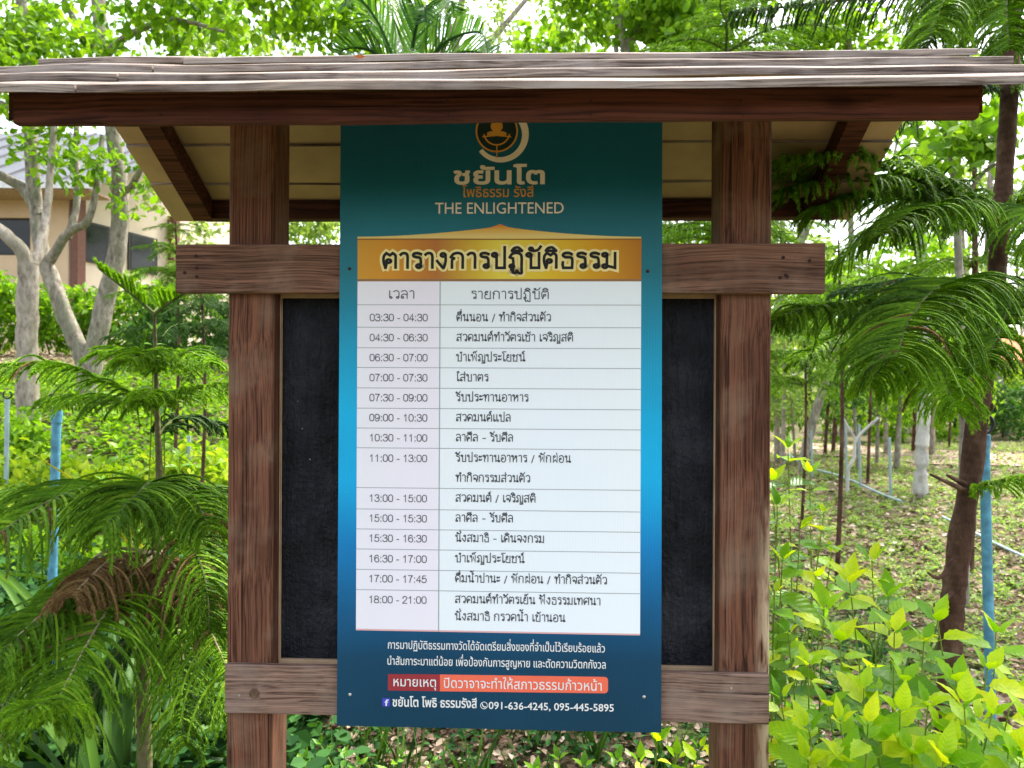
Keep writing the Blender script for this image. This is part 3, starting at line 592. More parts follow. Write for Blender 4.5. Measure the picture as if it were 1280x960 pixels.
def strokes(text):
    text = text.replace('ำ', 'ํา'); x = 0; out = []; prev = ''
    for i, ch in enumerate(text):
        adv, spec = G[ch]
        dy = 3.3 if (ch in TONE and (prev in UP or (i+1 < len(text) and text[i+1] == 'ํ'))) else 0
        dx = -1.6 if (adv == 0 and text[i-1 if prev not in UP+TONE else i-2] in 'ปฟ') else 0
        for s in spec.split('|'):
            if not s: continue
            k, rest = s[0], s[2:]
            if k == 'o':
                cx, cy, r = map(float, rest.split(',')); a = np.linspace(0, 2*math.pi, 13)
                pts = np.stack([cx+r*np.cos(a), cy+r*np.sin(a)], -1)
            else:
                pts = np.array([tuple(map(float, q.split(','))) for q in rest.split()])
                if k == 'c' and len(pts) > 2: pts = smooth_path(np.c_[pts, np.zeros(len(pts))], len(pts)*4)[:, :2]
            out.append((k, pts+np.array([x+dx, dy])))
        x += adv; prev = ch
    return out, x
def ribbon(pts, w):
    """flat pen stroke: mitred strip"""
    seg = norm(np.diff(pts, axis=0)); t = np.vstack([seg[:1], norm(seg[:-1]+seg[1:]+1e-9), seg[-1:]])
    n = np.stack([-t[:, 1], t[:, 0]], -1)
    cs = np.ones(len(pts)); cs[1:-1] = np.clip(np.abs((t[1:-1]*seg[1:]).sum(-1)), .5, 1)
    q = pts.copy(); q[0] = pts[0]-seg[0]*w*.35; q[-1] = pts[-1]+seg[-1]*w*.35
    a = q+n*(w/2/cs)[:, None]; b = q-n*(w/2/cs)[:, None]
    k = np.arange(len(pts)-1); f = np.stack([k, k+1, k+1+len(pts), k+len(pts)], -1)
    return np.vstack([a, b]), f
def looped(text, px0, px1, pyb, hpx, wt, mat, lay, name='lettering', wex=0):
    st_, adv = strokes(text); x0, zb = P(px0, pyb, BY); x1 = P(px1, pyb, BY)[0]; sx = (x1-x0)/adv; sz = (P(px0, pyb-hpx, BY)[1]-zb)/10
    mb = MB()
    for i, (k, pts) in enumerate(st_):
        p2 = pts*np.array([sx, sz]); v, f = ribbon(p2, wt*sz+wex)
        mb.add(np.stack([x0+v[:, 0], np.full(len(v), BY-.00018*lay-.000004*(i % 9)), zb+v[:, 1]], -1), f)
    return mb.build(name, mat, ban)
looped('ตารางการปฏิบัติธรรม', 477, 773, 335, 18.5, 3.6, GLOW, 4, 'header_halo', .0042)
looped('ตารางการปฏิบัติธรรม', 477, 773, 335, 18.5, 1.95, BLK, 5)
looped('เวลา', 485, 519, 373, 9.6, 1.15, INK, 6)
looped('รายการปฏิบัติ', 588, 687, 373.5, 9.6, 1.15, INK, 6)
ROWS = [(397, '03:30 - 04:30', 'ตื่นนอน / ทำกิจส่วนตัว', 688), (422, '04:30 - 06:30', 'สวดมนต์ทำวัตรเช้า เจริญสติ', 716), (447, '06:30 - 07:00', 'บำเพ็ญประโยชน์', 656),
 (472, '07:00 - 07:30', 'ใส่บาตร', 610), (497, '07:30 - 09:00', 'รับประทานอาหาร', 660), (522, '09:00 - 10:30', 'สวดมนต์แปล', 638), (547, '10:30 - 11:00', 'ลาศีล - รับศีล', 641),
 (572.5, '11:00 - 13:00', 'รับประทานอาหาร / พักผ่อน', 713), (597.5, None, 'ทำกิจกรรมส่วนตัว', 662), (622.5, '13:00 - 15:00', 'สวดมนต์ / เจริญสติ', 669), (647.5, '15:00 - 15:30', 'ลาศีล - รับศีล', 641),
 (672.5, '15:30 - 16:30', 'นั่งสมาธิ - เดินจงกรม', 680), (698, '16:30 - 17:00', 'บำเพ็ญประโยชน์', 655), (723, '17:00 - 17:45', 'ดื่มน้ำปานะ / พักผ่อน / ทำกิจส่วนตัว', 758),
 (749, '18:00 - 21:00', 'สวดมนต์ทำวัตรเย็น ฟังธรรมเทศนา', 750), (770.5, None, 'นั่งสมาธิ กรวดน้ำ เข้านอน', 706)]
# --- outlines from Blender's built-in font (digits, Latin, loopless Thai)
_cc = {}
def to_splines(t):
    c = bpy.data.curves.new('t', 'FONT'); c.body = t; o = bpy.data.objects.new('t', c); COL.objects.link(o)
    dg = bpy.context.evaluated_depsgraph_get(); cv = o.evaluated_get(dg).to_curve(dg)
    out = []
    for s in cv.splines:
        if s.type == 'BEZIER': out.append([(tuple(p.handle_left)[:2], tuple(p.co)[:2], tuple(p.handle_right)[:2]) for p in s.bezier_points])
        else: out.append([(tuple(p.co)[:2],)*3 for p in s.points])
    o.to_curve_clear(); bpy.data.objects.remove(o); bpy.data.curves.remove(c); return out
def nspl(ch):
    if ch not in _cc: _cc[ch] = len(to_splines(ch)) if ch.strip() else 0
    return _cc[ch]
def area(s):
    p = [q[1] for q in s]; return .5*sum(p[i-1][0]*p[i][1]-p[i][0]*p[i-1][1] for i in range(len(p)))
def font_text(text, px0, px1, pyb, mat, lay, hscale=1.0, bold=0, name='lettering', capx=None, parent=None):
    """capx: height in px of one unit 'H' (caps) ; width fitted to px0..px1"""
    text = text.replace('ำ', 'ํา')
    sp = to_splines(text); k = 0; groups = []
    for i, ch in enumerate(text):
        n = nspl(ch); cur = sp[k:k+n]; k += n
        if ch in TONE and i and (text[i-1] in UP or (i+1 < len(text) and text[i+1] == 'ํ')):
            cur = [[tuple((a[0], a[1]+.17) for a in q) for q in s] for s in cur]
        if not cur: continue
        A = [area(s) for s in cur]; sg = 1 if A[int(np.argmax(np.abs(A)))] > 0 else -1
        outs = [s for s, a in zip(cur, A) if a*sg > 0]; holes = [s for s, a in zip(cur, A) if a*sg <= 0]
        bb = lambda s: (min(q[1][0] for q in s), max(q[1][0] for q in s), min(q[1][1] for q in s), max(q[1][1] for q in s))
        for o_ in outs:
            B = bb(o_); g = [o_]
            for h in holes:
                H = bb(h)
                if H[0] >= B[0]-1e-4 and H[1] <= B[1]+1e-4 and H[2] >= B[2]-1e-4 and H[3] <= B[3]+1e-4: g.append(h)
            groups.append(g)
    allx = [q[1][0] for g in groups for s in g for q in s]; mnx, mxx = min(allx), max(allx)
    x0, zb = P(px0, pyb, BY); x1 = P(px1, pyb, BY)[0]; sx = (x1-x0)/(mxx-mnx)
    sz = (P(px0, pyb-capx, BY)[1]-zb)/.70 if capx else sx*hscale
    mb = MB(); dg = None
    for li in range(2):
        cu = bpy.data.curves.new('t', 'CURVE'); cu.dimensions = '2D'; cu.fill_mode = 'BOTH'; cu.resolution_u = 3
        sel = [g for gi, g in enumerate(groups) if gi % 2 == li]
        if not sel: continue
        for g in sel:
            for s in g:
                b = cu.splines.new('BEZIER'); b.bezier_points.add(len(s)-1); b.use_cyclic_u = True
                for p, (hl, co, hr) in zip(b.bezier_points, s):
                    p.handle_left_type = p.handle_right_type = 'FREE'
                    p.co = (*co, 0); p.handle_left = (*hl, 0); p.handle_right = (*hr, 0)
        o = bpy.data.objects.new('t', cu); COL.objects.link(o); dg = bpy.context.evaluated_depsgraph_get()
        me = bpy.data.meshes.new_from_object(o.evaluated_get(dg)); bpy.data.objects.remove(o); bpy.data.curves.remove(cu)
        v = np.zeros(len(me.vertices)*3); me.vertices.foreach_get('co', v); v = v.reshape(-1, 3)
        w = np.stack([x0+(v[:, 0]-mnx)*sx, np.full(len(v), BY-.00018*lay-.000006*li), zb+v[:, 1]*sz], -1)
        fs = [tuple(p.vertices) for p in me.polygons]
        for nn in (3, 4):
            ff = [f for f in fs if len(f) == nn]
            if ff: mb.v.append(w) if not False else 0; mb.f.append(np.array(ff)+mb.n); mb.n += len(w); mb.mi.append(np.zeros(len(ff)))
        bpy.data.meshes.remove(me)
    if bold:
        for gi, g in enumerate(groups):
            for s in g:
                pts = []
                for i in range(len(s)):
                    p0, p1, p2, p3 = (np.array(q) for q in (s[i-1][1], s[i-1][2], s[i][0], s[i][1]))
                    for u in (0, .34, .67): pts.append(p0*(1-u)**3+3*p1*u*(1-u)**2+3*p2*u*u*(1-u)+p3*u**3)
                pts = np.array(pts+pts[:1]); keep = np.r_[True, np.linalg.norm(np.diff(pts, axis=0), axis=1) > 1e-4]; pts = pts[keep]
                v, f = ribbon(pts*np.array([sx, sz]), bold*2*sz)
                mb.add(np.stack([x0-mnx*sx+v[:, 0], np.full(len(v), BY-.00018*lay-.00002-.000006*(gi % 3)), zb+v[:, 1]], -1), f)
    return mb.build(name, mat, parent or ban)
for yc, a, t, xe in ROWS:
    bl = yc+4.2
    if a: xs_ = 462-(yc-397)/240; looped(a, xs_, xs_+73, bl, 7.1, 1.3, INK, 6, 'time_lettering')
    xs_ = 571-(yc-397)/190; looped(t, xs_-.8, xe+1, bl, 8.4, 1.3, INK, 6)
font_text('ชยันโต', 568, 680, 230, CREAM, 6, capx=20, bold=.035)
font_text('โพธิธรรม รังสี', 578, 667, 246.5, GOLD, 6, capx=12.5, bold=.008)
font_text('THE ENLIGHTENED', 544, 704.5, 267.3, CREAM, 6, capx=14, bold=.004)
font_text('การมาปฏิบัติธรรมทางวัดได้จัดเตรียมสิ่งของที่จำเป็นไว้เรียบร้อยแล้ว', 485, 756, 810.5, WHT, 6, capx=10, bold=.006)
font_text('นำสัมภาระมาแต่น้อย เพื่อป้องกันการสูญหาย และตัดความวิตกกังวล', 484.5, 757, 830.5, WHT, 6, capx=10, bold=.006)
rr = [(550, 843), (756, 846), (758.5, 847), (760, 849.5), (760, 863), (758.5, 865.5), (756, 866.5), (550, 864)]
poly('note_box', [(485, 842.5), (550, 843), (550, 864), (485, 863)], 2, flat('note_dark_red', (.32, .035, .045)))
poly('note_box', rr, 2, flat('note_orange', (.85, .16, .09)))
font_text('หมายเหตุ', 492, 545, 857.3, WHT, 6, capx=11.5, bold=.004)
font_text('ปิดวาจาจะทำให้สภาวธรรมก้าวหน้า', 555, 752, 859.3, WHT, 6, capx=12, bold=.002)
poly('social_icon', [(478, 872.5), (487.5, 872.8), (487.5, 883), (478, 882.7)], 2, flat('icon_blue', (.06, .06, .5)))
font_text('f', 481, 486, 882, WHT, 6, capx=8, bold=.012)
font_text('ชยันโต โพธิ ธรรมรังสี', 491, 596, 882.5, WHT, 6, capx=11, bold=.016)
mb = MB(); a = np.linspace(.3, 2*math.pi+.0, 26); x, z = P(605, 881.5, BY); r_ = .0062
v, f = ribbon(np.stack([x+r_*np.cos(a), z+r_*np.sin(a)], -1), .0011); mb.add(np.stack([v[:, 0], np.full(len(v), BY-.001), v[:, 1]], -1), f)
v, f = ribbon(np.array([(x-.003, z+.003), (x-.0022, z-.0005), (x+.0008, z-.003), (x+.0034, z-.0024)]), .0018); mb.add(np.stack([v[:, 0], np.full(len(v), BY-.00105), v[:, 1]], -1), f); mb.build('phone_icon', WHT, ban)
font_text('091-636-4245, 095-445-5895', 611, 767, 885.8, WHT, 6, capx=9, bold=.012)
# emblem: gold rings, offering bowl, seated figure, white sweeping arc
def arc(name, px, py, r0, r1, a0, a1, lay, mat, n=40):
    cx, cz = P(px, py, BY); k = 1.41/F
    a = np.linspace(R(a0), R(a1), n); r0 = np.broadcast_to(r0, n)*k; r1 = np.broadcast_to(r1, n)*k
    V = np.vstack([np.stack([cx+r0*np.cos(a), np.full(n, BY-.00018*lay), cz+r0*np.sin(a)], -1), np.stack([cx+r1*np.cos(a), np.full(n, BY-.00018*lay), cz+r1*np.sin(a)], -1)])
    q = np.arange(n-1); mb = MB(); mb.add(V, np.stack([q, q+n, q+n+1, q+1], -1)); return mb.build(name, mat, ban)
arc('emblem_ring', 621, 164, 24, 26, 0, 360, 3, GOLD, 60); arc('emblem_sweep', 625, 169, np.linspace(27, 27, 40), np.linspace(32.5, 36, 40), 218, 400, 3, CREAM)
arc('emblem_field', 621, 164, .1, 24, 0, 360, 2, flat('emblem_dark', (.012, .03, .03)), 50)
arc('emblem_bowl', 621, 165, 15, 16.8, 190, 350, 4, GOLD); poly('emblem_bowl_rim', [(603, 170.5), (621, 168.5), (639, 170.5), (639, 171.9), (621, 170.2), (603, 171.9)], 5, GOLD)
poly('emblem_seat', [(609, 169.5), (609, 166), (613, 164.4), (629, 164.4), (633, 166), (633, 169.5)], 6, GOLD)
arc('emblem_figure', 621, 158, .1, 7.5, 0, 360, 7, GOLD, 24); arc('emblem_head', 621, 148, .1, 4, 0, 360, 7, GOLD, 20)
poly('emblem_stem', [(620.3, 181), (621.9, 181), (621.6, 198), (620.6, 198)], 8, GOLD)
for px, py, mt in ((437.5, 868, M['screw']), (805, 871, M['screw']), (437, 336, M['hole']), (809.5, 339, M['hole'])):
    x, z = P(px, py, BY); mb = MB(); tube(mb, [(x, BY+.002, z), (x, BY-.001, z), (x, BY-.0018, z)], [.003, .003, .0015], 12); mb.build('screw', mt, ban, True)
#SECTION2
# ------------------------------------------------------------------ trees and plants: helpers
def tree_root(name, px, D, label, cat='tree', group=None, x=None):
    xx = at(px, 480, D).x if x is None else x
    return empty(name, (xx, D, gz(xx, D)), label, cat, group)
def rel(root_, pts): l = np.array(root_.location); return [np.array(p)-l for p in pts]
def pix(pts): return [np.array(at(*p)) for p in pts]
def to_ground(pts):
    p = pts[0].copy(); p[2] = gz(p[0], p[1])-.05; return [p]+list(pts)
def stem_mb(mb, pts, r0, r1, sides=8, n=None, wob=0.0):
    n = n or max(6, len(pts)*5); P_ = smooth_path(pts, n)
    if wob: P_[1:-1] += rng.normal(size=(n-2, 3))*wob
    rr_ = np.linspace(r0, r1, n)*(1+.012*rng.normal(size=n)); n0 = len(mb.v); tube(mb, P_, rr_, 16 if r0 > .03 else sides)
    if r0 > .03:
        v = mb.v[n0]; ph = rng.random(6)*6
        k = np.sin(v[:, 2]*9+ph[0]+v[:, 0]*11)*np.sin(v[:, 0]*14+ph[1])+.6*np.sin(v[:, 2]*23+ph[2])*np.sin(v[:, 1]*19+ph[3]+v[:, 0]*25)
        mb.v[n0] = v+(k*r0*.04)[:, None]*np.array([1, 1, 0])
    return P_
def cloud(mb, centers, radii, n, size, T=LEAF, sub=22, subr=.16, up=.5):
    """leaf clumps: sub-clumps inside ellipsoids, n leaves for each centre"""
    for c, r, k in zip(centers, radii, n):
        ks = max(1, k//sub); q = rdir(ks)*(rng.random((ks, 1))**.4)*np.asarray(r)+np.asarray(c)
        sr = subr*(.5+rng.random(ks)); p = np.repeat(q, sub, 0)+rng.normal(size=(ks*sub, 3))*np.repeat(sr, sub)[:, None]*np.array([.6, .6, .4])
        d = norm(rng.normal(size=p.shape)+np.array([0, 0, -.5])); nn = norm(rng.normal(size=p.shape)*.8+np.array([0, 0, up]))
        scatter(mb, T[0], T[1], p, d, nn, size*(.55+.8*rng.random(len(p))))
NEED = ([(-.11, 0, 0), (.11, 0, 0), (0, 1, 0)], [(0, 1, 2)])
def branchlets(mb, C, nb, lmax, grav=.8, lift=.1, ang=.5, prof=None, K=8, stations=32, per=4, nl=.0095, t0=.1, core=.0034, jit=.2, bend=.35, m=0, dead=.012):
    """drooping rope-like needled branchlets along both sides of a branch path C"""
    tt = np.linspace(t0, 1, nb); idx = tt*(len(C)-1); i = np.minimum(idx.astype(int), len(C)-2); f = (idx-i)[:, None]
    base = C[i]*(1-f)+C[i+1]*f; T = norm(np.gradient(C, axis=0))[i]
    side = norm(np.cross(T, np.array([0, 0, 1.]))); upv = np.cross(side, T)
    if prof is None: prof = lambda t: np.minimum(1, .45+2.2*t)*(1-.62*np.clip((t-.35)/.65, 0, 1)**1.3)
    base = np.vstack([base, base]); T = np.vstack([T, T]); sg = np.repeat([1., -1.], nb)[:, None]; side = np.vstack([side, side]); upv = np.vstack([upv, upv])
    tt2 = np.tile(tt, 2); L = lmax*prof((tt2-t0)/(1-t0))*(1+jit*rng.normal(size=2*nb)); B = 2*nb
    d = norm(sg*side*math.cos(ang)+T*math.sin(ang)+upv*lift+rng.normal(size=(B, 3))*.12)
    L = L*np.where(rng.random(B) < .05, .35, 1.0); isd = rng.random(B) < dead
    pos = [base+rng.normal(size=(B, 3))*.0012]; dirs = [d]; g = grav*(.65+.7*rng.random((B, 1)))
    for k in range(K):
        pos.append(pos[-1]+d*(L/K)[:, None]); d = norm(d+np.array([0, 0, -1.])*g/K*2.0*(.4+k/K)+T*bend/K); dirs.append(d)
    Pn = np.stack(pos, 1); Dn = np.stack(dirs, 1)                       # B,K+1,3
    # cores
    a = np.array([0, 2.094, 4.189]); X = norm(np.cross(Dn, np.array([.3, .2, .93]))); Y = np.cross(Dn, X)
    rr_ = core*np.linspace(1, .45, K+1)[None, :, None, None]
    ring = Pn[:, :, None]+rr_*(np.cos(a)[None, None, :, None]*X[:, :, None]+np.sin(a)[None, None, :, None]*Y[:, :, None])
    o = (np.arange(B)*(K+1)*3)[:, None, None]+(np.arange(K)*3)[None, :, None]; j = np.arange(3)[None, None]; k2 = (j+1) % 3
    fcs = np.stack([o+j, o+k2, o+3+k2, o+3+j], -1).reshape(B, -1, 4); n0 = mb.n
    mb.add(ring.reshape(-1, 3), fcs[~isd].reshape(-1, 4), 0)
    if isd.any(): mb.f.append(fcs[isd].reshape(-1, 4)+n0); mb.mi.append(np.full(fcs[isd].reshape(-1, 4).shape[0], 1))
    # needles
    s = np.linspace(.01, K-.01, stations); si = s.astype(int); sf = (s-si)[None, :, None]
    q = Pn[:, si]*(1-sf)+Pn[:, si+1]*sf; dq = norm(Dn[:, si]*(1-sf)+Dn[:, si+1]*sf)
    q = np.repeat(q.reshape(-1, 3), per, 0); dq = np.repeat(dq.reshape(-1, 3), per, 0)
    rad = rdir(len(q)); rad = norm(rad-(rad*dq).sum(-1, keepdims=True)*dq)
    ds = np.repeat(isd, stations*per); nd_ = norm(dq*.85+rad*.6); sz_ = nl*(.8+.4*rng.random(len(q)))
    for fl, mm in ((~ds, 0), (ds, 1)):
        if fl.any(): scatter(mb, NEED[0], NEED[1], q[fl], nd_[fl], rdir(int(fl.sum())), sz_[fl], mm)
def arau_branch(tree, ctrl, lmax, r0=.006, nb=None, mat='ndl', name='branch', world=True, n=40, **kw):
    pts = rel(tree, pix(ctrl)) if world else ctrl
    C = smooth_path(pts, n); ln = np.linalg.norm(np.diff(C, axis=0), axis=1).sum()
    mb = MB(); tube(mb, C, np.linspace(r0, r0*.35, n), 6); b = mb.build(name, M['twig_pale' if kw.get('t0', 0) > .27 else 'twig'], tree, True)
    mb = MB(); branchlets(mb, C, nb or max(10, int(ln/.0095)), lmax, **kw); mb.build('needles', [M[mat], M['ndl_dead']], b)
    return b

# ------------------------------------------------------------------ large araucaria on the right
ta = tree_root('araucaria_tree', 1186, 1.97, 'large drooping araucaria with rough brown trunk right of the notice board')
mb = MB()
tp = rel(ta, to_ground(pix([(1184, 1000, 1.97), (1188, 800, 1.97), (1197, 700, 1.97), (1214, 590, 1.98), (1222, 520, 1.98), (1240, 400, 2.0), (1250, 290, 2.0), (1262, 110, 2.04), (1266, -60, 2.08), (1268, -160, 2.1)])))
C = smooth_path(tp, 90); rr_ = np.interp(np.linspace(0, 1, 90), [0, .25, .6, 1], [.033, .029, .025, .018])*(1+.05*rng.normal(size=90)); tube(mb, C, rr_, 14)
for s in ([(1210, 615, 1.95), (1185, 603, 1.9), (1163, 593, 1.86)], [(1206, 605, 1.95), (1192, 598, 1.93), (1184, 594, 1.9)], [(1192, 700, 1.95), (1175, 722, 1.92), (1160, 716, 1.9)], [(1190, 740, 1.95), (1172, 757, 1.9), (1168, 755, 1.88)], [(1222, 515, 1.97), (1238, 512, 1.93), (1240, 505, 1.9)]):
    tube(mb, smooth_path(rel(ta, pix(s)), 8), np.linspace(.008, .003, 8), 6)
mb.build('trunk', M['bark_brown'], ta, True)
RB = [
 ([(1255, 368, 2.0), (1180, 362, 1.86), (1095, 376, 1.72), (1010, 384, 1.63), (972, 398, 1.6)], .13, dict(grav=1.5, ang=.35, mat='ndl')),
 ([(1243, 374, 2.0), (1205, 352, 1.8), (1165, 366, 1.6), (1135, 405, 1.46), (1122, 446, 1.38)], .20, dict(grav=.95, ang=.45, bend=.5, mat='ndl')),
 ([(1243, 374, 2.0), (1290, 365, 1.9), (1350, 400, 1.8)], .16, dict(grav=1.1)),
 ([(1240, 380, 2.0), (1150, 392, 2.0), (1060, 415, 1.95), (1000, 450, 1.9)], .12, dict(grav=.9, mat='ndl')),
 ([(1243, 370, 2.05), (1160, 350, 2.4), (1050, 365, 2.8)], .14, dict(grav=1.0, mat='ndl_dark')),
 ([(1243, 374, 2.0), (1262, 372, 1.8), (1255, 400, 1.6), (1235, 450, 1.5)], .15, dict(grav=1.0, mat='ndl')),
 ([(1225, 470, 1.99), (1175, 440, 1.8), (1125, 442, 1.6), (1085, 480, 1.5)], .12, dict(grav=1.2, mat='ndl_new')),
 ([(1225, 468, 1.99), (1190, 445, 1.75), (1180, 470, 1.5), (1195, 512, 1.42)], .11, dict(grav=1.2, mat='ndl_new')),
 ([(1250, 268, 2.0), (1165, 232, 1.83), (1070, 200, 1.68), (980, 200, 1.60)], .15, dict(grav=.8, ang=.6, mat='ndl')),
 ([(1250, 268, 2.0), (1160, 250, 1.9), (1085, 240, 1.78), (1020, 262, 1.7)], .14, dict(grav=1.2, mat='ndl')),
 ([(1250, 268, 2.0), (1140, 240, 1.85), (1040, 225, 1.74), (975, 240, 1.68)], .15, dict(grav=.8, mat='ndl')),
 ([(1250, 268, 2.0), (1170, 258, 2.1), (1100, 285, 2.2), (1040, 335, 2.3)], .15, dict(grav=1.2)),
 ([(1250, 266, 2.0), (1200, 255, 1.8), (1150, 262, 1.66), (1105, 290, 1.58)], .15, dict(grav=1.3)),
 ([(1252, 262, 2.0), (1310, 240, 1.9), (1370, 260, 1.8)], .16, dict(grav=1.2)),
 ([(1250, 268, 2), (1290, 262, 1.75), (1310, 300, 1.55)], .16, dict(grav=1.3)),
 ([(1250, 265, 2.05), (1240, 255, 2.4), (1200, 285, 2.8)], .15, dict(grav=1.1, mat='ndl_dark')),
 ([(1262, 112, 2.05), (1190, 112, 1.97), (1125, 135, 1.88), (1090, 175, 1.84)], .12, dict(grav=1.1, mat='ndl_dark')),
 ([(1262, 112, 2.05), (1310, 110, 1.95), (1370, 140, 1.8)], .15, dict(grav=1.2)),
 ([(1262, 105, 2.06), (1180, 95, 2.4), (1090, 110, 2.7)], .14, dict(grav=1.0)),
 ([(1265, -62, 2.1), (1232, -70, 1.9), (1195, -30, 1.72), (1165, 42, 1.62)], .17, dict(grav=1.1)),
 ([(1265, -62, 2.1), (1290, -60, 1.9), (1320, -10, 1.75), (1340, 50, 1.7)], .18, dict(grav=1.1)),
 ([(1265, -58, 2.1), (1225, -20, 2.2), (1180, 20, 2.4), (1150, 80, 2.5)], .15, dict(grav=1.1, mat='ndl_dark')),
 ([(1265, -60, 2.1), (1262, -40, 1.85), (1258, 10, 1.7), (1262, 60, 1.62)], .16, dict(grav=1.1)),
 ([(1265, -60, 2.1), (1150, -14, 2.15), (1020, 4, 2.2), (915, 17, 2.25)], .10, dict(grav=1.6, ang=.2, mat='ndl_dark')),
 ([(1208, 612, 1.98), (1245, 602, 1.9), (1300, 590, 1.8)], .07, dict(grav=1.4, mat='ndl_new')),
]
for ctrl, lm, kw in RB: arau_branch(ta, ctrl, lm, **kw)

# ------------------------------------------------------------------ araucaria sapling on the left
tb_ = tree_root('araucaria_tree', 184, 1.9, 'slender araucaria sapling with drooping lower fronds left of the notice board')
mb = MB()
tp = rel(tb_, to_ground(pix([(182, 1000, 1.9), (179, 830, 1.9), (184, 730, 1.9), (196, 680, 1.9), (199, 600, 1.9), (196, 500, 1.9), (193, 392, 1.9)])))
tube(mb, smooth_path(tp, 60), np.interp(np.linspace(0, 1, 60), [0, .55, .7, 1], [.019, .014, .009, .0035]), 10)
mb.build('trunk', M['bark_green'], tb_, True)
up_prof = lambda t: 1-.55*t
LB = [
 ([(193, 393, 1.9), (165, 368, 1.88), (125, 337, 1.86)], .05, dict(grav=-.1, lift=.8, ang=.7, mat='ndl_new', prof=up_prof, t0=.25)),
 ([(193, 393, 1.9), (212, 378, 1.88), (240, 362, 1.84)], .05, dict(grav=-.1, lift=.8, ang=.7, mat='ndl_new', prof=up_prof, t0=.25)),
 ([(193, 393, 1.9), (200, 378, 2.0), (206, 362, 2.1)], .04, dict(grav=0, lift=.5, ang=.7, mat='ndl_new', prof=up_prof, t0=.25)),
 ([(195, 465, 1.9), (165, 440, 1.84), (125, 440, 1.76)], .10, dict(grav=.8, mat='ndl_new')),
 ([(195, 465, 1.9), (228, 440, 1.86), (262, 452, 1.8)], .09, dict(grav=.8, mat='ndl_new')),
 ([(195, 465, 1.9), (185, 440, 1.75), (160, 450, 1.62)], .08, dict(grav=.8, mat='ndl_new')),
 ([(195, 465, 1.9), (215, 452, 2.05), (245, 458, 2.2)], .09, dict(grav=.8, mat='ndl')),
 ([(195, 508, 1.9), (135, 478, 1.86), (65, 455, 1.8), (-30, 462, 1.72)], .13, dict(grav=.9, mat='ndl_new')),
 ([(195, 508, 1.9), (232, 488, 1.84), (300, 478, 1.76)], .10, dict(grav=1.1, mat='ndl_new')),
 ([(195, 508, 1.9), (190, 490, 1.75), (175, 500, 1.6)], .06, dict(grav=1.0, mat='ndl_new')),
 ([(195, 508, 1.9), (130, 495, 2.05), (60, 500, 2.2)], .11, dict(grav=1.2, mat='ndl')),
 ([(197, 545, 1.9), (235, 520, 2.0), (320, 545, 2.1)], .09, dict(grav=1.2, mat='ndl_dark')),
 ([(197, 645, 1.9), (150, 612, 1.72), (80, 618, 1.55), (-20, 680, 1.4)], .21, dict(grav=1.25)),
 ([(197, 645, 1.9), (120, 632, 1.9), (30, 612, 1.85), (-50, 640, 1.8)], .18, dict(grav=1.3)),
 ([(197, 642, 1.9), (235, 612, 1.82), (310, 640, 1.72)], .14, dict(grav=1.2)),
 ([(197, 642, 1.9), (190, 605, 1.65), (170, 620, 1.5), (130, 660, 1.42)], .17, dict(grav=1.1)),
 ([(197, 642, 1.9), (215, 610, 1.7), (240, 622, 1.56), (262, 660, 1.5)], .13, dict(grav=1.1)),
 ([(197, 642, 1.9), (170, 625, 2.1), (110, 640, 2.3)], .13, dict(grav=1.1, mat='ndl_dark')),
 ([(195, 692, 1.9), (158, 728, 1.68), (112, 800, 1.5), (62, 895, 1.36)], .18, dict(grav=.7, t0=.28, r0=.005)),
 ([(202, 690, 1.9), (235, 738, 1.72), (268, 800, 1.6), (306, 890, 1.52)], .16, dict(grav=.7, t0=.28, r0=.005)),
 ([(190, 690, 1.9), (130, 690, 1.7), (60, 760, 1.55), (-15, 830, 1.42)], .14, dict(grav=.8, t0=.4, r0=.005, mat='ndl')),
 ([(190, 695, 1.9), (165, 720, 1.75), (140, 750, 1.66)], .12, dict(grav=1.5, mat='ndl_dead', t0=.3)),
 ([(200, 695, 1.9), (215, 730, 1.8), (225, 760, 1.75)], .09, dict(grav=1.5, mat='ndl_dead', t0=.3)),
 ([(190, 690, 1.9), (120, 720, 1.75), (30, 790, 1.6)], .11, dict(grav=1.4, mat='ndl_dead', t0=.3)),
 ([(188, 700, 1.9), (150, 735, 1.8), (100, 770, 1.72)], .09, dict(grav=1.3, mat='ndl_dead', t0=.3)),
 ([(64, 900, 1.36), (62, 885, 1.3), (50, 880, 1.24), (20, 898, 1.2)], .06, dict(grav=1.0, mat='ndl_new', r0=.003, t0=.02)),
 ([(197, 655, 1.9), (225, 660, 1.7), (255, 720, 1.58), (262, 790, 1.54)], .12, dict(grav=1.2)),
 ([(186, 730, 1.9), (225, 800, 1.8), (230, 930, 1.7)], .15, dict(grav=.9)),
 ([(186, 730, 1.9), (60, 800, 1.8), (-20, 930, 1.6)], .15, dict(grav=.9)),
 ([(192, 690, 1.9), (215, 705, 1.72), (245, 745, 1.62)], .12, dict(grav=1.5, mat='ndl_dead', t0=.3)),
 ([(190, 690, 1.9), (140, 700, 1.66), (90, 745, 1.5)], .11, dict(grav=1.6, mat='ndl_dead', t0=.3)),
 ([(183, 760, 1.9), (215, 800, 1.85), (250, 900, 1.8)], .11, dict(grav=1.0, mat='ndl_dark')),
 ([(183, 770, 1.9), (140, 830, 1.85), (90, 930, 1.8)], .11, dict(grav=1.0, mat='ndl_dark')),
]
for ctrl, lm, kw in LB: arau_branch(tb_, ctrl, lm, **kw)

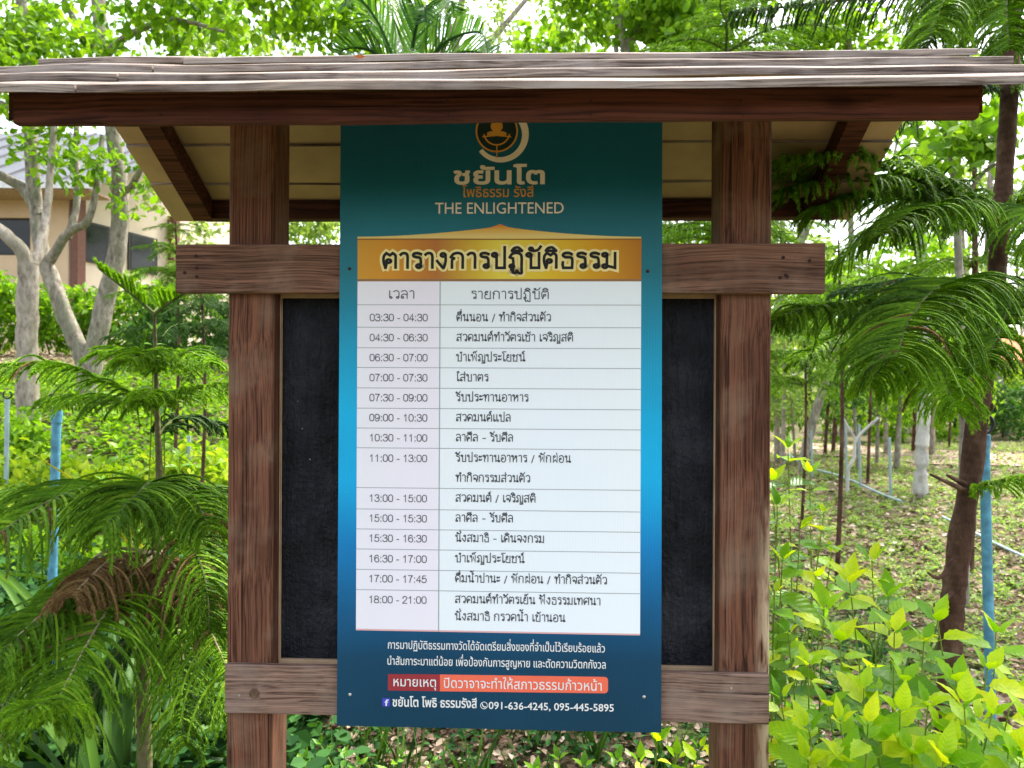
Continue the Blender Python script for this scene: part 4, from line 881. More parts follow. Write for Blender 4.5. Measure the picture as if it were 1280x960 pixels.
# ------------------------------------------------------------------ young araucarias further back (shared branch meshes)
BV = []
for v_ in range(3):
    ctrl = [np.array([0, 0, 0.]), np.array([.28, .02, .05]), np.array([.6, -.02*v_, .02-.03*v_]), np.array([.9, 0, -.10-.05*v_])]
    C = smooth_path(ctrl, 24); a = MB(); tube(a, C, np.linspace(.012, .004, 24), 5)
    b = MB(); branchlets(b, C, 34, .26, grav=1.0, stations=16, per=3, nl=.022, core=.005, K=6)
    BV.append((a.mesh('branch', M['twig']), b))
NM = {}
def small_arau(px, top, D, label, tiers, blen, mat='ndl', base=None, group='young araucarias further back'):
    r_ = tree_root('araucaria_tree', px, D, label, 'tree', group)
    topz = at(px, top, D).z; H = topz-r_.location.z
    mb = MB(); stem_mb(mb, [np.array([0, 0, -.05]), np.array([.03, 0, H*.5]), np.array([0, 0, H])], .016*H/2, .006, 7, 16); mb.build('trunk', M['bark_brown'], r_, True)
    for ti, ty in enumerate(tiers):
        z = at(px, ty, D).z-r_.location.z; sc = blen[ti]; a0 = random.random()*6
        for k in range(6):
            va, vn = BV[random.randrange(3)]
            key = (id(vn), mat)
            if key not in NM: NM[key] = vn.mesh('needles', [M[mat], M['ndl_dead']])
            o = link('branch', va, r_, (0, 0, z+random.uniform(-.02, .02))); o.rotation_euler = (0, random.uniform(-.25, .1), a0+k*1.047+random.uniform(-.15, .15)); s_ = sc/.9*random.uniform(.85, 1.1); o.scale = (s_, s_, s_)
            link('needles', NM[key], o)
small_arau(218, 268, 5.2, 'pale young araucaria standing just left of the crossbeam end', [287, 318, 345, 372], [.18, .26, .36, .45])
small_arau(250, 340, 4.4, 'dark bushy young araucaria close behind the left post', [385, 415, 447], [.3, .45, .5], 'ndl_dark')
small_arau(1047, 300, 4.6, 'young araucaria seen below the right end of the crossbeam', [312, 335, 362, 395], [.2, .32, .45, .55], 'ndl')
small_arau(935, 330, 3.8, 'young araucaria close beside the right post', [395, 425, 455], [.3, .4, .45], 'ndl')
small_arau(1003, 372, 6.0, 'little araucaria right beside the post in front of the sapling row', [392, 420, 450, 480], [.2, .35, .5, .6], 'ndl')
small_arau(1085, 330, 8.0, 'distant araucaria between the leaning trunk and the white-barked trunk', [350, 380, 410, 445], [.3, .55, .8, .9], 'ndl_new')
small_arau(905, 15, 4.0, 'tall araucaria rising above the right half of the roof', [30, 62, 110, 285, 300], [.35, .55, .6, .6, .6], 'ndl')
small_arau(1212, -40, 4.8, 'tall araucaria behind the upper right corner of the roof', [-10, 30, 80, 260, 330], [.4, .55, .7, .6, .6], 'ndl')
small_arau(860, 240, 5.5, 'araucaria seen in the gap between eave and crossbeam', [262, 285, 310], [.4, .6, .7], 'ndl_new')

# ------------------------------------------------------------------ feather-leaved palm behind the roof
pr_ = tree_root('feather_palm', 505, 4.2, 'dark feather-leaved palm rising behind the roof', 'palm')
mb = MB(); hub = at(508, 118, 4.2)-pr_.location; stem_mb(mb, [np.array([0, 0, -.05]), np.array([.02, 0, hub.z*.5]), np.array(hub)], .08, .05, 10, 24); mb.build('trunk', M['bark_brown'], pr_, True)
for tip in ((440, -10, 4.0), (468, 20, 4.4), (530, 8, 4.0), (562, 2, 4.5), (598, 40, 4.0), (610, 68, 4.2), (430, 62, 4.1), (500, 0, 4.8), (395, 100, 4.2), (640, 110, 4.2), (560, 90, 3.4), (450, 90, 3.4)):
    tpv = np.array(at(*tip)-pr_.location); h0 = np.array(hub); mid = (h0+tpv)/2+np.array([0, 0, .10])
    C = smooth_path([h0, mid, tpv, tpv+(tpv-mid)*.25+np.array([0, 0, -.12])], 40)
    mb = MB(); tube(mb, C, np.linspace(.012, .003, 40), 5); fr = mb.build('frond', M['palm'], pr_)
    T = norm(np.gradient(C, axis=0)); sd2 = norm(np.cross(T, np.array([0, 0, 1.]))+1e-6); mb = MB()
    q = np.repeat(np.arange(7, 39), 2); s_ = np.tile([1., -1.], 32)[:, None]
    d = norm(s_*sd2[q]*.8+T[q]*.75+np.array([0, 0, .35])+rng.normal(size=(64, 3))*.05); L_ = .26*(1-.6*np.linspace(0, 1, 64))
    scatter(mb, [(-.028, 0, 0), (.028, 0, 0), (.03, .5, .01), (0, 1, -.12), (-.03, .5, .01)], [(0, 1, 2), (0, 2, 4), (4, 2, 3)], C[q], d, np.cross(d, T[q])*s_, L_); mb.build('leaflets', M['palm'], fr)

# ------------------------------------------------------------------ broad-leaved trees
def crown_px(root_, specs, size, mat, T=LEAF, sub=22, subr=.16, name='crown'):
    mb = MB(); cs = []; rs = []; ns = []
    for (px, py, D, rx, ry, n) in specs:
        cs.append(np.array(at(px, py, D)-root_.location)); k = D/F; rs.append((rx*k, (rx+ry)*.5*k, ry*k)); ns.append(n)
    cloud(mb, cs, rs, ns, size, T, sub, subr); return mb.build(name, M[mat], root_)
def tree(label, base, stems, crown, size, mat, barkm, group=None, T=LEAF, subr=.16, cat='tree', name='tree'):
    """stems: list of (ctrl px points, r0, r1); first starts at the ground"""
    r_ = tree_root(name, base[0], base[1], label, cat, group)
    mb = MB()
    for i, (ctrl, r0, r1) in enumerate(stems):
        p = pix(ctrl)
        if i == 0: p = to_ground(p)
        stem_mb(mb, rel(r_, p), r0, r1, 10 if r0 > .03 else 6, wob=r0*.04)
    mb.build('trunk', M[barkm], r_, True)
    if crown: crown_px(r_, crown, size, mat, T, 22, subr)
    return r_
D7 = 7.0
tree('forked grey tree with two leaning stems in front of the beige house', (110, D7),
 [([(110, 500, D7), (106, 455, D7), (94, 425, D7), (70, 365, D7), (50, 300, D7), (40, 200, D7), (34, 120, D7), (27, 20, D7), (24, -120, D7)], .092, .042),
  ([(112, 470, D7), (122, 420, D7), (137, 355, D7), (149, 290, D7), (149, 220, D7), (140, 160, D7), (127, 60, D7), (118, -120, D7)], .09, .055),
  ([(50, 270, D7), (28, 235, D7), (-25, 208, 6.8)], .06, .035), ([(60, 330, D7), (85, 292, 6.9), (110, 275, 6.8), (122, 225, 6.8), (128, 170, 6.9)], .045, .02), ([(84, 297, 6.9), (96, 255, 7), (95, 180, 7.1), (100, 90, 7.2)], .035, .02),
  ([(42, 180, D7), (20, 140, 7.1), (-20, 120, 7.2)], .04, .02), ([(130, 70, D7), (105, 45, 6.8), (75, -10, 6.6)], .04, .02), ([(132, 70, D7), (160, 45, 6.6), (215, 25, 6.2), (280, 40, 6)], .04, .012), ([(150, 240, D7), (165, 232, 6.8), (180, 200, 6.6)], .04, .02)],
 [(200, -10, 6.2, 120, 60, 1000), (330, 0, 6.0, 110, 62, 1000), (250, 40, 6.6, 140, 40, 500), (110, 55, 6.8, 60, 35, 300), (20, 60, 7, 50, 45, 900), (110, 200, 6.6, 50, 30, 220), (165, 240, 6.4, 18, 50, 90), (60, 175, 6.8, 50, 20, 160), (40, 20, 7.2, 40, 25, 400), (420, 30, 6.6, 60, 50, 900)], .085, 'leaf_green', 'bark_grey', T=LEAF6, subr=.22)
tree('pale straight-trunked tree at the left edge with a limb reaching left', (36, 6.0),
 [([(37, 560, 6), (34, 480, 6), (34, 400, 6), (36, 330, 6)], .085, .075), ([(36, 335, 6), (20, 305, 5.95), (-30, 268, 5.9)], .06, .04), ([(37, 335, 6), (50, 312, 6.1), (60, 250, 6.3), (70, 120, 6.5)], .05, .02)],
 [(0, 110, 6.3, 30, 60, 300), (60, 120, 6.5, 40, 50, 260)], .07, 'leaf_green', 'bark_pale', T=LEAF6)
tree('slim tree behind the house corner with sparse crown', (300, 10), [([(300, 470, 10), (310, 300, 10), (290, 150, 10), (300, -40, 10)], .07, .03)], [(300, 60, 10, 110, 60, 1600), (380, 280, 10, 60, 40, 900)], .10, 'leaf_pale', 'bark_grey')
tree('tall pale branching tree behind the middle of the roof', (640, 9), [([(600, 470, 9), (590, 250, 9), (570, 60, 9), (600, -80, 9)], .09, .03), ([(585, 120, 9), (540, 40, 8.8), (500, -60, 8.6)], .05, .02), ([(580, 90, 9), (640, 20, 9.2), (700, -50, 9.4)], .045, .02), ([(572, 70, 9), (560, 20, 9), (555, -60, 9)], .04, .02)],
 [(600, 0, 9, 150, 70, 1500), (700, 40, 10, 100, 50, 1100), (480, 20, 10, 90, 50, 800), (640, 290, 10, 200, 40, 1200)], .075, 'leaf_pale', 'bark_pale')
tree('bright-leaved tree with curved limbs above the right half of the roof', (830, 6.5), [([(800, 500, 6.5), (790, 250, 6.5), (785, 70, 6.5), (800, 30, 6.5), (840, -10, 6.4), (900, -60, 6.3)], .07, .025), ([(786, 100, 6.5), (775, 20, 6.5), (760, -80, 6.5)], .04, .02), ([(787, 120, 6.6), (770, 60, 6.7), (785, -20, 6.8)], .03, .015)],
 [(830, 10, 6.3, 80, 50, 2000), (740, 10, 6.8, 60, 40, 900), (880, 55, 6, 60, 25, 600), (930, -20, 6.4, 60, 30, 700), (700, 60, 7.5, 60, 25, 500)], .085, 'leaf_green', 'bark_grey', T=LEAF6)
tree('sparse fine-branched tree against the sky at upper right', (925, 7), [([(925, 560, 7), (990, 330, 7), (1070, 150, 7), (1060, 40, 7), (1075, -40, 7)], .05, .02), ([(1065, 80, 7), (1090, 50, 7), (1140, 20, 6.8)], .02, .008), ([(1066, 90, 7), (1110, 70, 7), (1160, 60, 7)], .018, .006), ([(1062, 60, 7), (1040, 20, 7), (1030, -30, 7)], .02, .008)],
 [(1090, 40, 7, 60, 30, 330), (1030, 30, 7, 50, 40, 900), (1000, 60, 7.2, 60, 20, 600), (1150, 190, 7, 60, 30, 260)], .07, 'leaf_green', 'bark_grey', T=LEAF6)
tree('broad bright leaves hanging between roof end and the big trunk', (1180, 4.2), [([(1205, 560, 4.2), (1200, 400, 4.2), (1195, 250, 4.2), (1180, 150, 4.2)], .03, .015), ([(1195, 240, 4.2), (1170, 220, 4.1), (1140, 210, 4.0)], .015, .006), ([(1198, 260, 4.2), (1230, 215, 4.1), (1260, 200, 4)], .015, .006)],
 [(1195, 190, 4.1, 40, 26, 160), (1240, 165, 4.1, 30, 30, 140), (1170, 215, 4, 30, 16, 60), (1200, 120, 4.4, 70, 20, 160)], .085, 'leaf_green', 'bark_grey', T=LEAF6, subr=.16)
tree('white-barked slim trunk standing on the right-hand slope', (1152, 7.2), [([(1150, 625, 7.2), (1152, 560, 7.2), (1156, 500, 7.2), (1154, 400, 7.2), (1150, 250, 7.2)], .072, .05)], [(1150, 330, 7.2, 60, 60, 900)], .08, 'leaf_green', 'bark_white')
tree('leaning dark stake-like trunk among the far saplings', (1006, 9), [([(1005, 572, 9), (1014, 535, 9), (1026, 495, 9), (1045, 430, 9)], .06, .045)], [(1050, 380, 9, 60, 50, 1100)], .09, 'leaf_green', 'bark_grey')
# the row of thin saplings on the far side
ORD = 'one two three four five six seven eight nine ten eleven twelve thirteen fourteen fifteen sixteen'.split()
for i in range(16):
    bk_ = random.choice(['grey', 'brown', 'pale']); px = 968+i*15.5+random.uniform(-5, 5); D = random.uniform(9.5, 13); top = random.uniform(380, 430); base_y = 0
    r_ = tree_root('sapling', px, D, '%s-barked thin sapling, number %s from the right post in the far row' % (bk_, ORD[i]), 'sapling', 'thin saplings in the row behind the slope')
    mb = MB(); H = at(px, top, D).z-r_.location.z; k_ = random.uniform(-.15, .15)
    stem_mb(mb, [np.array([0, 0, -.05]), np.array([k_*.5, 0, H*.5]), np.array([k_, 0, H])], random.uniform(.02, .05), .012, 6, 12); mb.build('trunk', M['bark_'+bk_], r_, True)
    mb = MB(); cloud(mb, [np.array([k_, 0, H*.75]), np.array([k_, 0, H*.45]), np.array([0, 0, H*1.0])], [(.5, .5, .5), (.45, .45, .35), (.6, .6, .4)], [420, 200, 420], .075, LEAF, 20, .14); mb.build('crown', M[random.choice(['leaf_green', 'leaf_dark', 'leaf_pale', 'leaf_green'])], r_)
# hedges and shrubs
def bush(name, label, cat, px, D, w, h, n, size, mat, T=LEAF, group=None, depth=None, subr=.12):
    r_ = tree_root(name, px, D, label, cat, group); mb = MB(); k = D/F
    m_ = max(1, int(w/60)); cs = [np.array([(q+.5-m_/2)*w/m_*k*1.0, random.uniform(-.1, .1), h*k*random.uniform(.42, .55)]) for q in range(m_)]
    cloud(mb, cs, [(w/m_*.62*k, (depth or w/m_*.5*k), h*.5*k)]*m_, [int(n/m_)]*m_, size, T, 22, subr, up=.9); mb.build('foliage', M[mat], r_)
    for c in cs:
        for _ in range(1): mb = MB(); stem_mb(mb, [np.array([c[0]*.9+random.uniform(-.1, .1), random.uniform(-.1, .1), -.04]), np.array([c[0]+random.uniform(-.1, .1), random.uniform(-.1, .1), h*k*.5])], .014, .005, 5, 5)
        mb.build('stem', M['bark_brown'], r_)
    return r_
for args in (('hedge', 'bright leafy hedge under the windows of the beige house', 'hedge', 60, 11, 300, 104, 6000, .11, 'leaf_green'),
             ('hedge', 'dim green hedge between the forked tree and the left post', 'hedge', 250, 9.6, 170, 110, 3600, .09, 'leaf_dark'),
             ('hedge', 'clipped dark hedge beyond the path at the right edge', 'hedge', 1290, 15.5, 170, 75, 3600, .10, 'leaf_dark'),
             ('hedge', 'sunlit top hedge behind the big trunk at the right edge', 'hedge', 1300, 17.5, 220, 110, 3200, .13, 'leaf_yel'),
             ('thicket', 'green undergrowth thicket beyond the thin saplings', 'shrubbery', 1040, 14.5, 330, 95, 5200, .12, 'leaf_green'),
             ('thicket', 'darker undergrowth behind the white-barked trunk', 'shrubbery', 1150, 17.0, 260, 90, 3000, .14, 'leaf_dark'),
             ('shrub', 'yellow-green low shrub beneath the left araucaria branch', 'shrub', 130, 4.6, 130, 70, 1500, .065, 'leaf_yel', LEAF6),
             ('shrub', 'yellow-green low shrub right of the sapling trunk', 'shrub', 245, 4.9, 100, 60, 900, .06, 'leaf_yel', LEAF6),
             ('shrub', 'yellow-green low shrub at the far left edge', 'shrub', 25, 4.8, 110, 60, 1000, .06, 'leaf_yel', LEAF6),
             ('shrub', 'mid green shrub below the blue pipe stake on the left', 'shrub', 70, 3.6, 170, 70, 1300, .05, 'leaf_green', LEAF6),
             ('shrub', 'small rounded shrub at the foot of the pale left trunk', 'shrub', 30, 5.6, 70, 60, 500, .06, 'leaf_green', LEAF6)):
    bush(*args)
# distant woodland, one mass
mb = MB()
for D, n, sz, u0, u1, zb, zt_ in ((16, 50, .16, -.5, .8, .3, 7.5), (22, 60, .22, -.8, .9, .5, 11), (32, 66, .34, -1.0, 1.0, 0, 15)):
    cs = []; rs = []; ns = []
    for _ in range(n):
        u = random.uniform(u0, u1); z = random.uniform(zb, zt_)**1.0; Dd = D+random.uniform(-1.5, 3)
        cs.append(np.array([u*Dd, Dd, CZ-1+z])); r = D*.055*random.uniform(.6, 1.3); rs.append((r, r, r*.75)); ns.append(260)
    cloud(mb, cs, rs, ns, sz, LEAF, 22, D*.016)
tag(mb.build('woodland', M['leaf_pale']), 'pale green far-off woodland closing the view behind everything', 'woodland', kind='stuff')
mb = MB()
for _ in range(60):
    D = random.uniform(14, 30); u = random.uniform(-.35, .8); x = u*D
    stem_mb(mb, [np.array([x, D, gz(x, D)-.1]), np.array([x+random.uniform(-.3, .3), D, gz(x, D)+3.5]), np.array([x+random.uniform(-.8, .8), D, gz(x, D)+9])], random.uniform(.05, .12), .03, 6, 8)
tag(mb.build('woodland_trunks', M['bark_grey']), 'grey trunks within the far-off woodland', 'woodland', kind='stuff')

# ------------------------------------------------------------------ broad-leaved shrub plants with individual leaves
def leaf_mesh(w, serr, curl, fold, mats, name='leaf'):
    n = 11; V = []; tws = random.uniform(-.7, .7); side_ = random.uniform(-.12, .12)
    for i in range(n):
        t = i/(n-1); hw = w*(math.sin(math.pi*min(1, t**.75))**.9)*(1-.35*t)*(1+(serr if i % 2 else -serr))
        if i in (0, n-1): hw = .004
        z = -curl*t*t; tw = tws*t; sw = side_*t*t; V += [(-hw+sw, t, z+fold*hw-tw*hw+.012*math.sin(t*17)), (sw, t, z), (hw+sw, t, z+fold*hw+tw*hw+.012*math.sin(t*15+2))]
    Fq = []
    for i in range(n-1):
        a = i*3; Fq += [(a, a+1, a+4, a+3), (a+1, a+2, a+5, a+4)]
    mb = MB(); mb.add(V, Fq)
    tube(mb, [(0, -.16, -.01), (0, 0, 0)], .008, 4)
    return mb.mesh(name, mats, True)
LV = {k: [leaf_mesh(random.uniform(.23, .33), random.uniform(.05, .12), random.uniform(.1, .4), random.uniform(.15, .5), M[k]) for _ in range(8)] for k in ('leaf_lime', 'leaf_mid', 'leaf_dark')}
def put_leaf(parent, pos, d, n, size, key):
    f = frames(np.asarray(d, float)[None], np.asarray(n, float)[None])[0]
    o = link('leaf', random.choice(LV[key]), parent); o.matrix_local = Matrix.Translation(Vector(pos)) @ Matrix(f.tolist()).to_4x4() @ Matrix.Scale(size, 4); return o
def sprig(root_, mbst, tip, leafsize, nodes=4, spacing=.05, key='leaf_lime', low='leaf_mid'):
    tp_ = np.array(at(*tip)-root_.location); b0 = np.array([tp_[0]*.35+random.uniform(-.03, .03), tp_[1]*.4, 0.0]); 
    mid = (b0*.45+tp_*.55)+np.array([random.uniform(-.03, .03), random.uniform(-.03, .03), 0])
    C = smooth_path([b0+np.array([0, 0, -.03]), mid, tp_], 40); tube(mbst, C, np.linspace(.0032, .0012, 40), 5)
    ln = np.linalg.norm(np.diff(C, axis=0), axis=1).sum(); T = norm(np.gradient(C, axis=0)); a0 = random.random()*3
    for k in range(nodes):
        s = k*spacing*(1+.3*k)*random.uniform(.75, 1.05); i = int(max(0, 39-s/ln*39)); p = C[i]; t = T[i]
        e1 = norm(np.cross(t, [0.3, 1, .1])); e2 = np.cross(t, e1); sz = leafsize*(.5+.22*min(k, 3))*random.uniform(.65, 1.2)
        for h in range(2 if k else 3):
            a = a0+k*1.57+h*(math.pi if k else 2.1)+random.uniform(-.3, .3); rd = e1*math.cos(a)+e2*math.sin(a)
            d = norm(rd*(1.0 if k else .6)+t*(.45 if k else 1.0)+np.array([0, -.12, -.18*k])); nn = norm(t*.9-d*.2+np.array([0, -.45, .5]))
            if k > 1 and random.random() < .15: continue
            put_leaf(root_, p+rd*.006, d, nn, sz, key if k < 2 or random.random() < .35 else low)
def plant(label, px, D, tips, leafsize, nodes=5, key='leaf_lime', low='leaf_mid', name='broadleaf_shrub', cat='shrub', spacing=.05):
    r_ = tree_root(name, px, D, label, cat); mb = MB()
    for t in tips: sprig(r_, mb, t, leafsize, nodes, spacing, key, low)
    mb.build('stem', M['stem_green'], r_, True); return r_
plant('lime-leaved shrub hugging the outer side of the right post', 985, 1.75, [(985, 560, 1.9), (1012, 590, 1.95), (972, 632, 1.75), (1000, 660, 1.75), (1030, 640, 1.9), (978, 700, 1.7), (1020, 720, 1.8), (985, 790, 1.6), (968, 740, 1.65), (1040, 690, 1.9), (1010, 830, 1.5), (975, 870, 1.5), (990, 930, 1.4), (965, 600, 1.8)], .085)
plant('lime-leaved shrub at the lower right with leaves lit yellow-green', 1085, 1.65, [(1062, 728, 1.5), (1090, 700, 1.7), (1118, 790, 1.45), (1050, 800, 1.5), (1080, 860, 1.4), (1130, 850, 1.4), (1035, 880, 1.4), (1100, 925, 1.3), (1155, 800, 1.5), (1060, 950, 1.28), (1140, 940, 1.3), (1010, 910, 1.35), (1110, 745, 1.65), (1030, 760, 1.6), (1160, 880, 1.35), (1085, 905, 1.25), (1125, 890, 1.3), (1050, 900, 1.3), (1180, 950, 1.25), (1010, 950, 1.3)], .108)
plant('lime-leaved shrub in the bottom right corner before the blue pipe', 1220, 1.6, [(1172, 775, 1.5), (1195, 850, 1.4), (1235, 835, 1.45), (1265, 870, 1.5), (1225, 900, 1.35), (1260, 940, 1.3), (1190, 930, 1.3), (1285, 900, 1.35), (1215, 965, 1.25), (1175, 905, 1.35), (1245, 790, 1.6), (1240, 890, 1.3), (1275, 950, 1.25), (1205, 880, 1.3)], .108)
plant('small lime seedling under the right corner of the banner', 830, 1.75, [(822, 925, 1.75), (846, 945, 1.65), (875, 935, 1.6), (800, 950, 1.65), (895, 955, 1.6), (860, 975, 1.5)], .075, 4)
plant('small green seedling under the middle of the banner', 700, 2.0, [(698, 948, 2.0), (730, 958, 1.9), (770, 950, 1.9), (670, 965, 1.9)], .06, 4, 'leaf_mid', 'leaf_dark')
plant('low dark-leaved plant beneath the left end of the banner', 410, 2.2, [(400, 930, 2.2), (430, 940, 2.1), (380, 950, 2.1), (450, 955, 2.1), (500, 945, 2.2), (540, 950, 2.2)], .05, 5, 'leaf_mid', 'leaf_dark', spacing=.03)
plant('climbing broad-leaved vine beside the sapling trunk', 175, 2.2, [(193, 412, 1.95), (150, 560, 2.2), (170, 600, 2.1), (225, 570, 2.1), (205, 485, 1.98), (235, 610, 2.1), (130, 600, 2.3), (180, 640, 2.1)], .055, 4, 'leaf_mid', 'leaf_dark', 'vine', 'vine', .04)
# strap-leaved clump under the sapling
def strap_mesh(mat, L=1, bendz=.5):
    n = 12; V = []; Fq = []
    for i in range(n):
        t = i/(n-1); w = .021*math.sin(math.pi*(.12+.88*t)**.8)+.001; z = t*.9-bendz*t*t; y = t*(.5+.5*t); V += [(-w, y, z+.01), (0, y, z), (w, y, z+.01)]
    for i in range(n-1): a = i*3; Fq += [(a, a+1, a+4, a+3), (a+1, a+2, a+5, a+4)]
    mb = MB(); mb.add(V, Fq); return mb.mesh('leaf', mat, True)
SM = [strap_mesh(M['strap'], 1, b_) for b_ in (.5, .8, 1.1)]; SY = [strap_mesh(M['strap_y'], 1, b_) for b_ in (.5, .8)]
for (px, D, n_, lab) in ((150, 2.0, 30, 'arching strap-leaved clump around the sapling foot'), (50, 2.3, 22, 'strap-leaved clump with yellowing leaves near the left blue pipe'), (240, 2.7, 14, 'strap-leaved clump tucked behind the left post')):
    r_ = tree_root('strap_plant', px, D, lab, 'plant')
    for k in range(n_):
        o = link('leaf', random.choice(SM), r_, (random.uniform(-.05, .05), random.uniform(-.05, .05), 0)); s_ = random.uniform(.7, 1.15); o.scale = (s_*.75, s_*.7, s_*random.uniform(1.1, 1.9)); o.rotation_euler = (random.uniform(-.2, .2), 0, random.random()*6.28)
for (a, b_, lab) in (((112, 612, 2.0), (42, 568, 1.95), 'upper'), ((104, 632, 1.95), (30, 602, 1.9), 'lower')):
    r_ = tree_root('strap_leaf', a[0]+60, 2.0, 'yellow strap leaf pointing up left, the %s of the pair beside the blue pipe' % lab, 'leaf'); p0 = np.array([0, 0, 0.]); pa = np.array(at(*a)-r_.location); pb = np.array(at(*b_)-r_.location)
    C = smooth_path([pa-(pb-pa)*.9+np.array([0, .05, -.1]), pa-(pb-pa)*.3, pa, pb], 16); T = norm(np.gradient(C, axis=0)); sdv = norm(np.cross(T, [0, 1, .2])); w = (.007*np.sin(np.linspace(.5, math.pi, 16)**1))[:, None]
    mb = MB(); mb.add(np.concatenate([C-sdv*w, C+np.array([0, .003, 0]), C+sdv*w]), [(i, i+16, i+17, i+1) for i in range(15)]+[(i+16, i+32, i+33, i+17) for i in range(15)]); mb.build('blade', M['strap_y'], r_, True)

# ------------------------------------------------------------------ PVC pipes
M['pvc'] = simple('blue_pvc', (.09, .28, .40), .5, .3, .3, 26); M['pvc_pale'] = simple('pale_weathered_pvc', (.30, .40, .42), .6, .3, .15, 14); M['rubber'] = simple('black_rubber', (.012, .012, .013), .5)
def stake(top, D, dxb, r, label, mat='pvc', clip=True, group=None, base_y=None):
    tpv = at(*top, D); x0 = at(top[0]+dxb, 900, D).x; r_ = empty('pipe_stake', (x0, D, gz(x0, D)), label, 'pipe stake', group); t = tpv-r_.location
    mb = MB(); tube(mb, smooth_path([np.array([0, 0, -.05]), np.array(t)*.5, np.array(t)], 10), r, 14); mb.build('pipe', M[mat], r_, True)
    if clip:
        mb = MB(); d = np.array(t); tube(mb, [d*.97, d*1.0+np.array([0, 0, .004])], r*1.22, 14); mb.build('socket', M[mat], r_, True)
        a = np.linspace(-1.0, math.pi+1.0, 18); R_ = r*1.9; c = d+np.array([0, 0, R_*1.3]); mb = MB()
        tube(mb, np.stack([c[0]+R_*np.cos(-a), np.full(18, c[1]), c[2]+R_*np.sin(-a)*1.0], -1), r*.36, 8)
        tube(mb, [d, d+np.array([0, 0, R_*.5])], r*.6, 8); mb.build('clip', M['rubber'], r_, True)
    return r_
stake((71, 514), 2.4, -12, .0135, 'blue plastic pipe stake with black open ring clip under the left araucaria branch')
stake((9, 500), 4.6, -3, .013, 'thin pale blue pipe stake at the left edge', 'pvc_pale')
stake((236, 545), 4.8, 0, .012, 'short pale pipe stake between sapling and left post', 'pvc_pale', False)
stake((1230, 545), 2.35, 12, .0150, 'tall blue plastic pipe stake beside the big brown trunk')
for px, py, D, lab in ((1014, 538, 8.6, 'thin pipe stake nearest the post in the row along the ground pipe'), (1057, 528, 7.9, 'white thin pipe stake in the middle of the row along the ground pipe'), (1074, 530, 7.6, 'bluish thin pipe stake right of the crooked white twig'), (1112, 547, 7.2, 'pale pipe stake closest to the white-barked trunk')):
    stake((px, py), D, 0, .012 if D < 7.5 else .011, lab, 'pvc_pale', False)
def ground_pipe(pts, r, label, name='ground_pipe'):
    C = smooth_path([np.array([x, y, gz(x, y)+r]) for x, y in pts], 40); C[:, 2] = ground_z(C[:, 0], C[:, 1])+r*1.4+.03
    r_ = empty(name, tuple(C[0]), label, 'pipe'); mb = MB(); tube(mb, C-C[0], r, 8); mb.build('pipe', M['pvc_pale'], r_, True)
gp = lambda px, D: (at(px, 480, D).x, D)
ground_pipe([gp(985, 11), gp(1010, 9.5), gp(1055, 8.2), gp(1095, 7.3), gp(1128, 6.8)], .012, 'pale blue water pipe lying across the slope beyond the shrub')
ground_pipe([gp(1180, 6.1), gp(1215, 5.6), gp(1250, 5.2), gp(1300, 4.8)], .010, 'short pale water pipe lying behind the big trunk')
# crooked white twig standing beside the stakes
r_ = tree_root('bare_branch', 1058, 7.4, 'crooked white bare branch forking upward between the thin stakes', 'branch'); mb = MB()
p = rel(r_, to_ground(pix([(1060, 590, 7.4), (1068, 570, 7.4), (1071, 548, 7.4), (1098, 522, 7.4)]))); stem_mb(mb, p, .016, .012, 6, wob=.002)
stem_mb(mb, rel(r_, pix([(1071, 552, 7.4), (1058, 530, 7.4), (1051, 516, 7.4)])), .012, .008, 6); mb.build('wood', M['bark_white'], r_, True)
# big fallen leaves that show singly on the right slope
lit = LIT6
# ------------------------------------------------------------------ beige house at the left
M['wall'] = simple('beige_render', (.62, .46, .30), .85, .2, .06, 2); M['wall2'] = simple('pale_cream_render', (.72, .60, .47), .85, .2, .06, 2)
M['col'] = simple('brown_column_paint', (.17, .075, .05), .6); M['white'] = simple('white_trim', (.7, .7, .68), .5); M['roofg'] = simple('grey_roof_sheet', (.085, .09, .10), .5, .4, .15, 3)
M['glass'] = simple('dark_window_glass', (.010, .012, .014), .12, .3, .2, 3); M['frame'] = simple('dark_window_frame', (.03, .028, .026), .4)
M['orange'] = simple('orange_roof_tile', (.50, .17, .07), .8, .2, .2, 12); M['soft'] = simple('tan_eave_soffit', (.42, .30, .19), .8)
hx, hy = -9.35, 16.0; dv = np.array([.283, 1.0])
hr = empty('house', (hx, hy, gz(hx, hy)), 'beige rendered house with grey roof and dark windows behind the left trees', 'house'); hz = hr.location.z
zr = lambda z: CZ+z-hz                                     # z given relative to the camera height
def hp(name, mat, v, f, par=hr): mb = MB(); [mb.add(v, [q]) for q in f] if len(set(map(len, f))) > 1 else mb.add(v, f); return mb.build(name, M[mat], par)
def hexa(name, mat, a, b, c, d, z0, z1, par=hr):
    v = [(*p, z0) for p in (a, b, c, d)]+[(*p, z1) for p in (a, b, c, d)]
    return hp(name, mat, v, [(3, 2, 1, 0), (4, 5, 6, 7), (0, 1, 5, 4), (1, 2, 6, 5), (2, 3, 7, 6), (3, 0, 4, 7)], par)
dn = dv/np.linalg.norm(dv); nrm_ = np.array([dn[1], -dn[0]])           # outward normal of the side wall (to the right)
side = lambda t, o=0.0: tuple(dv*t+nrm_*o)
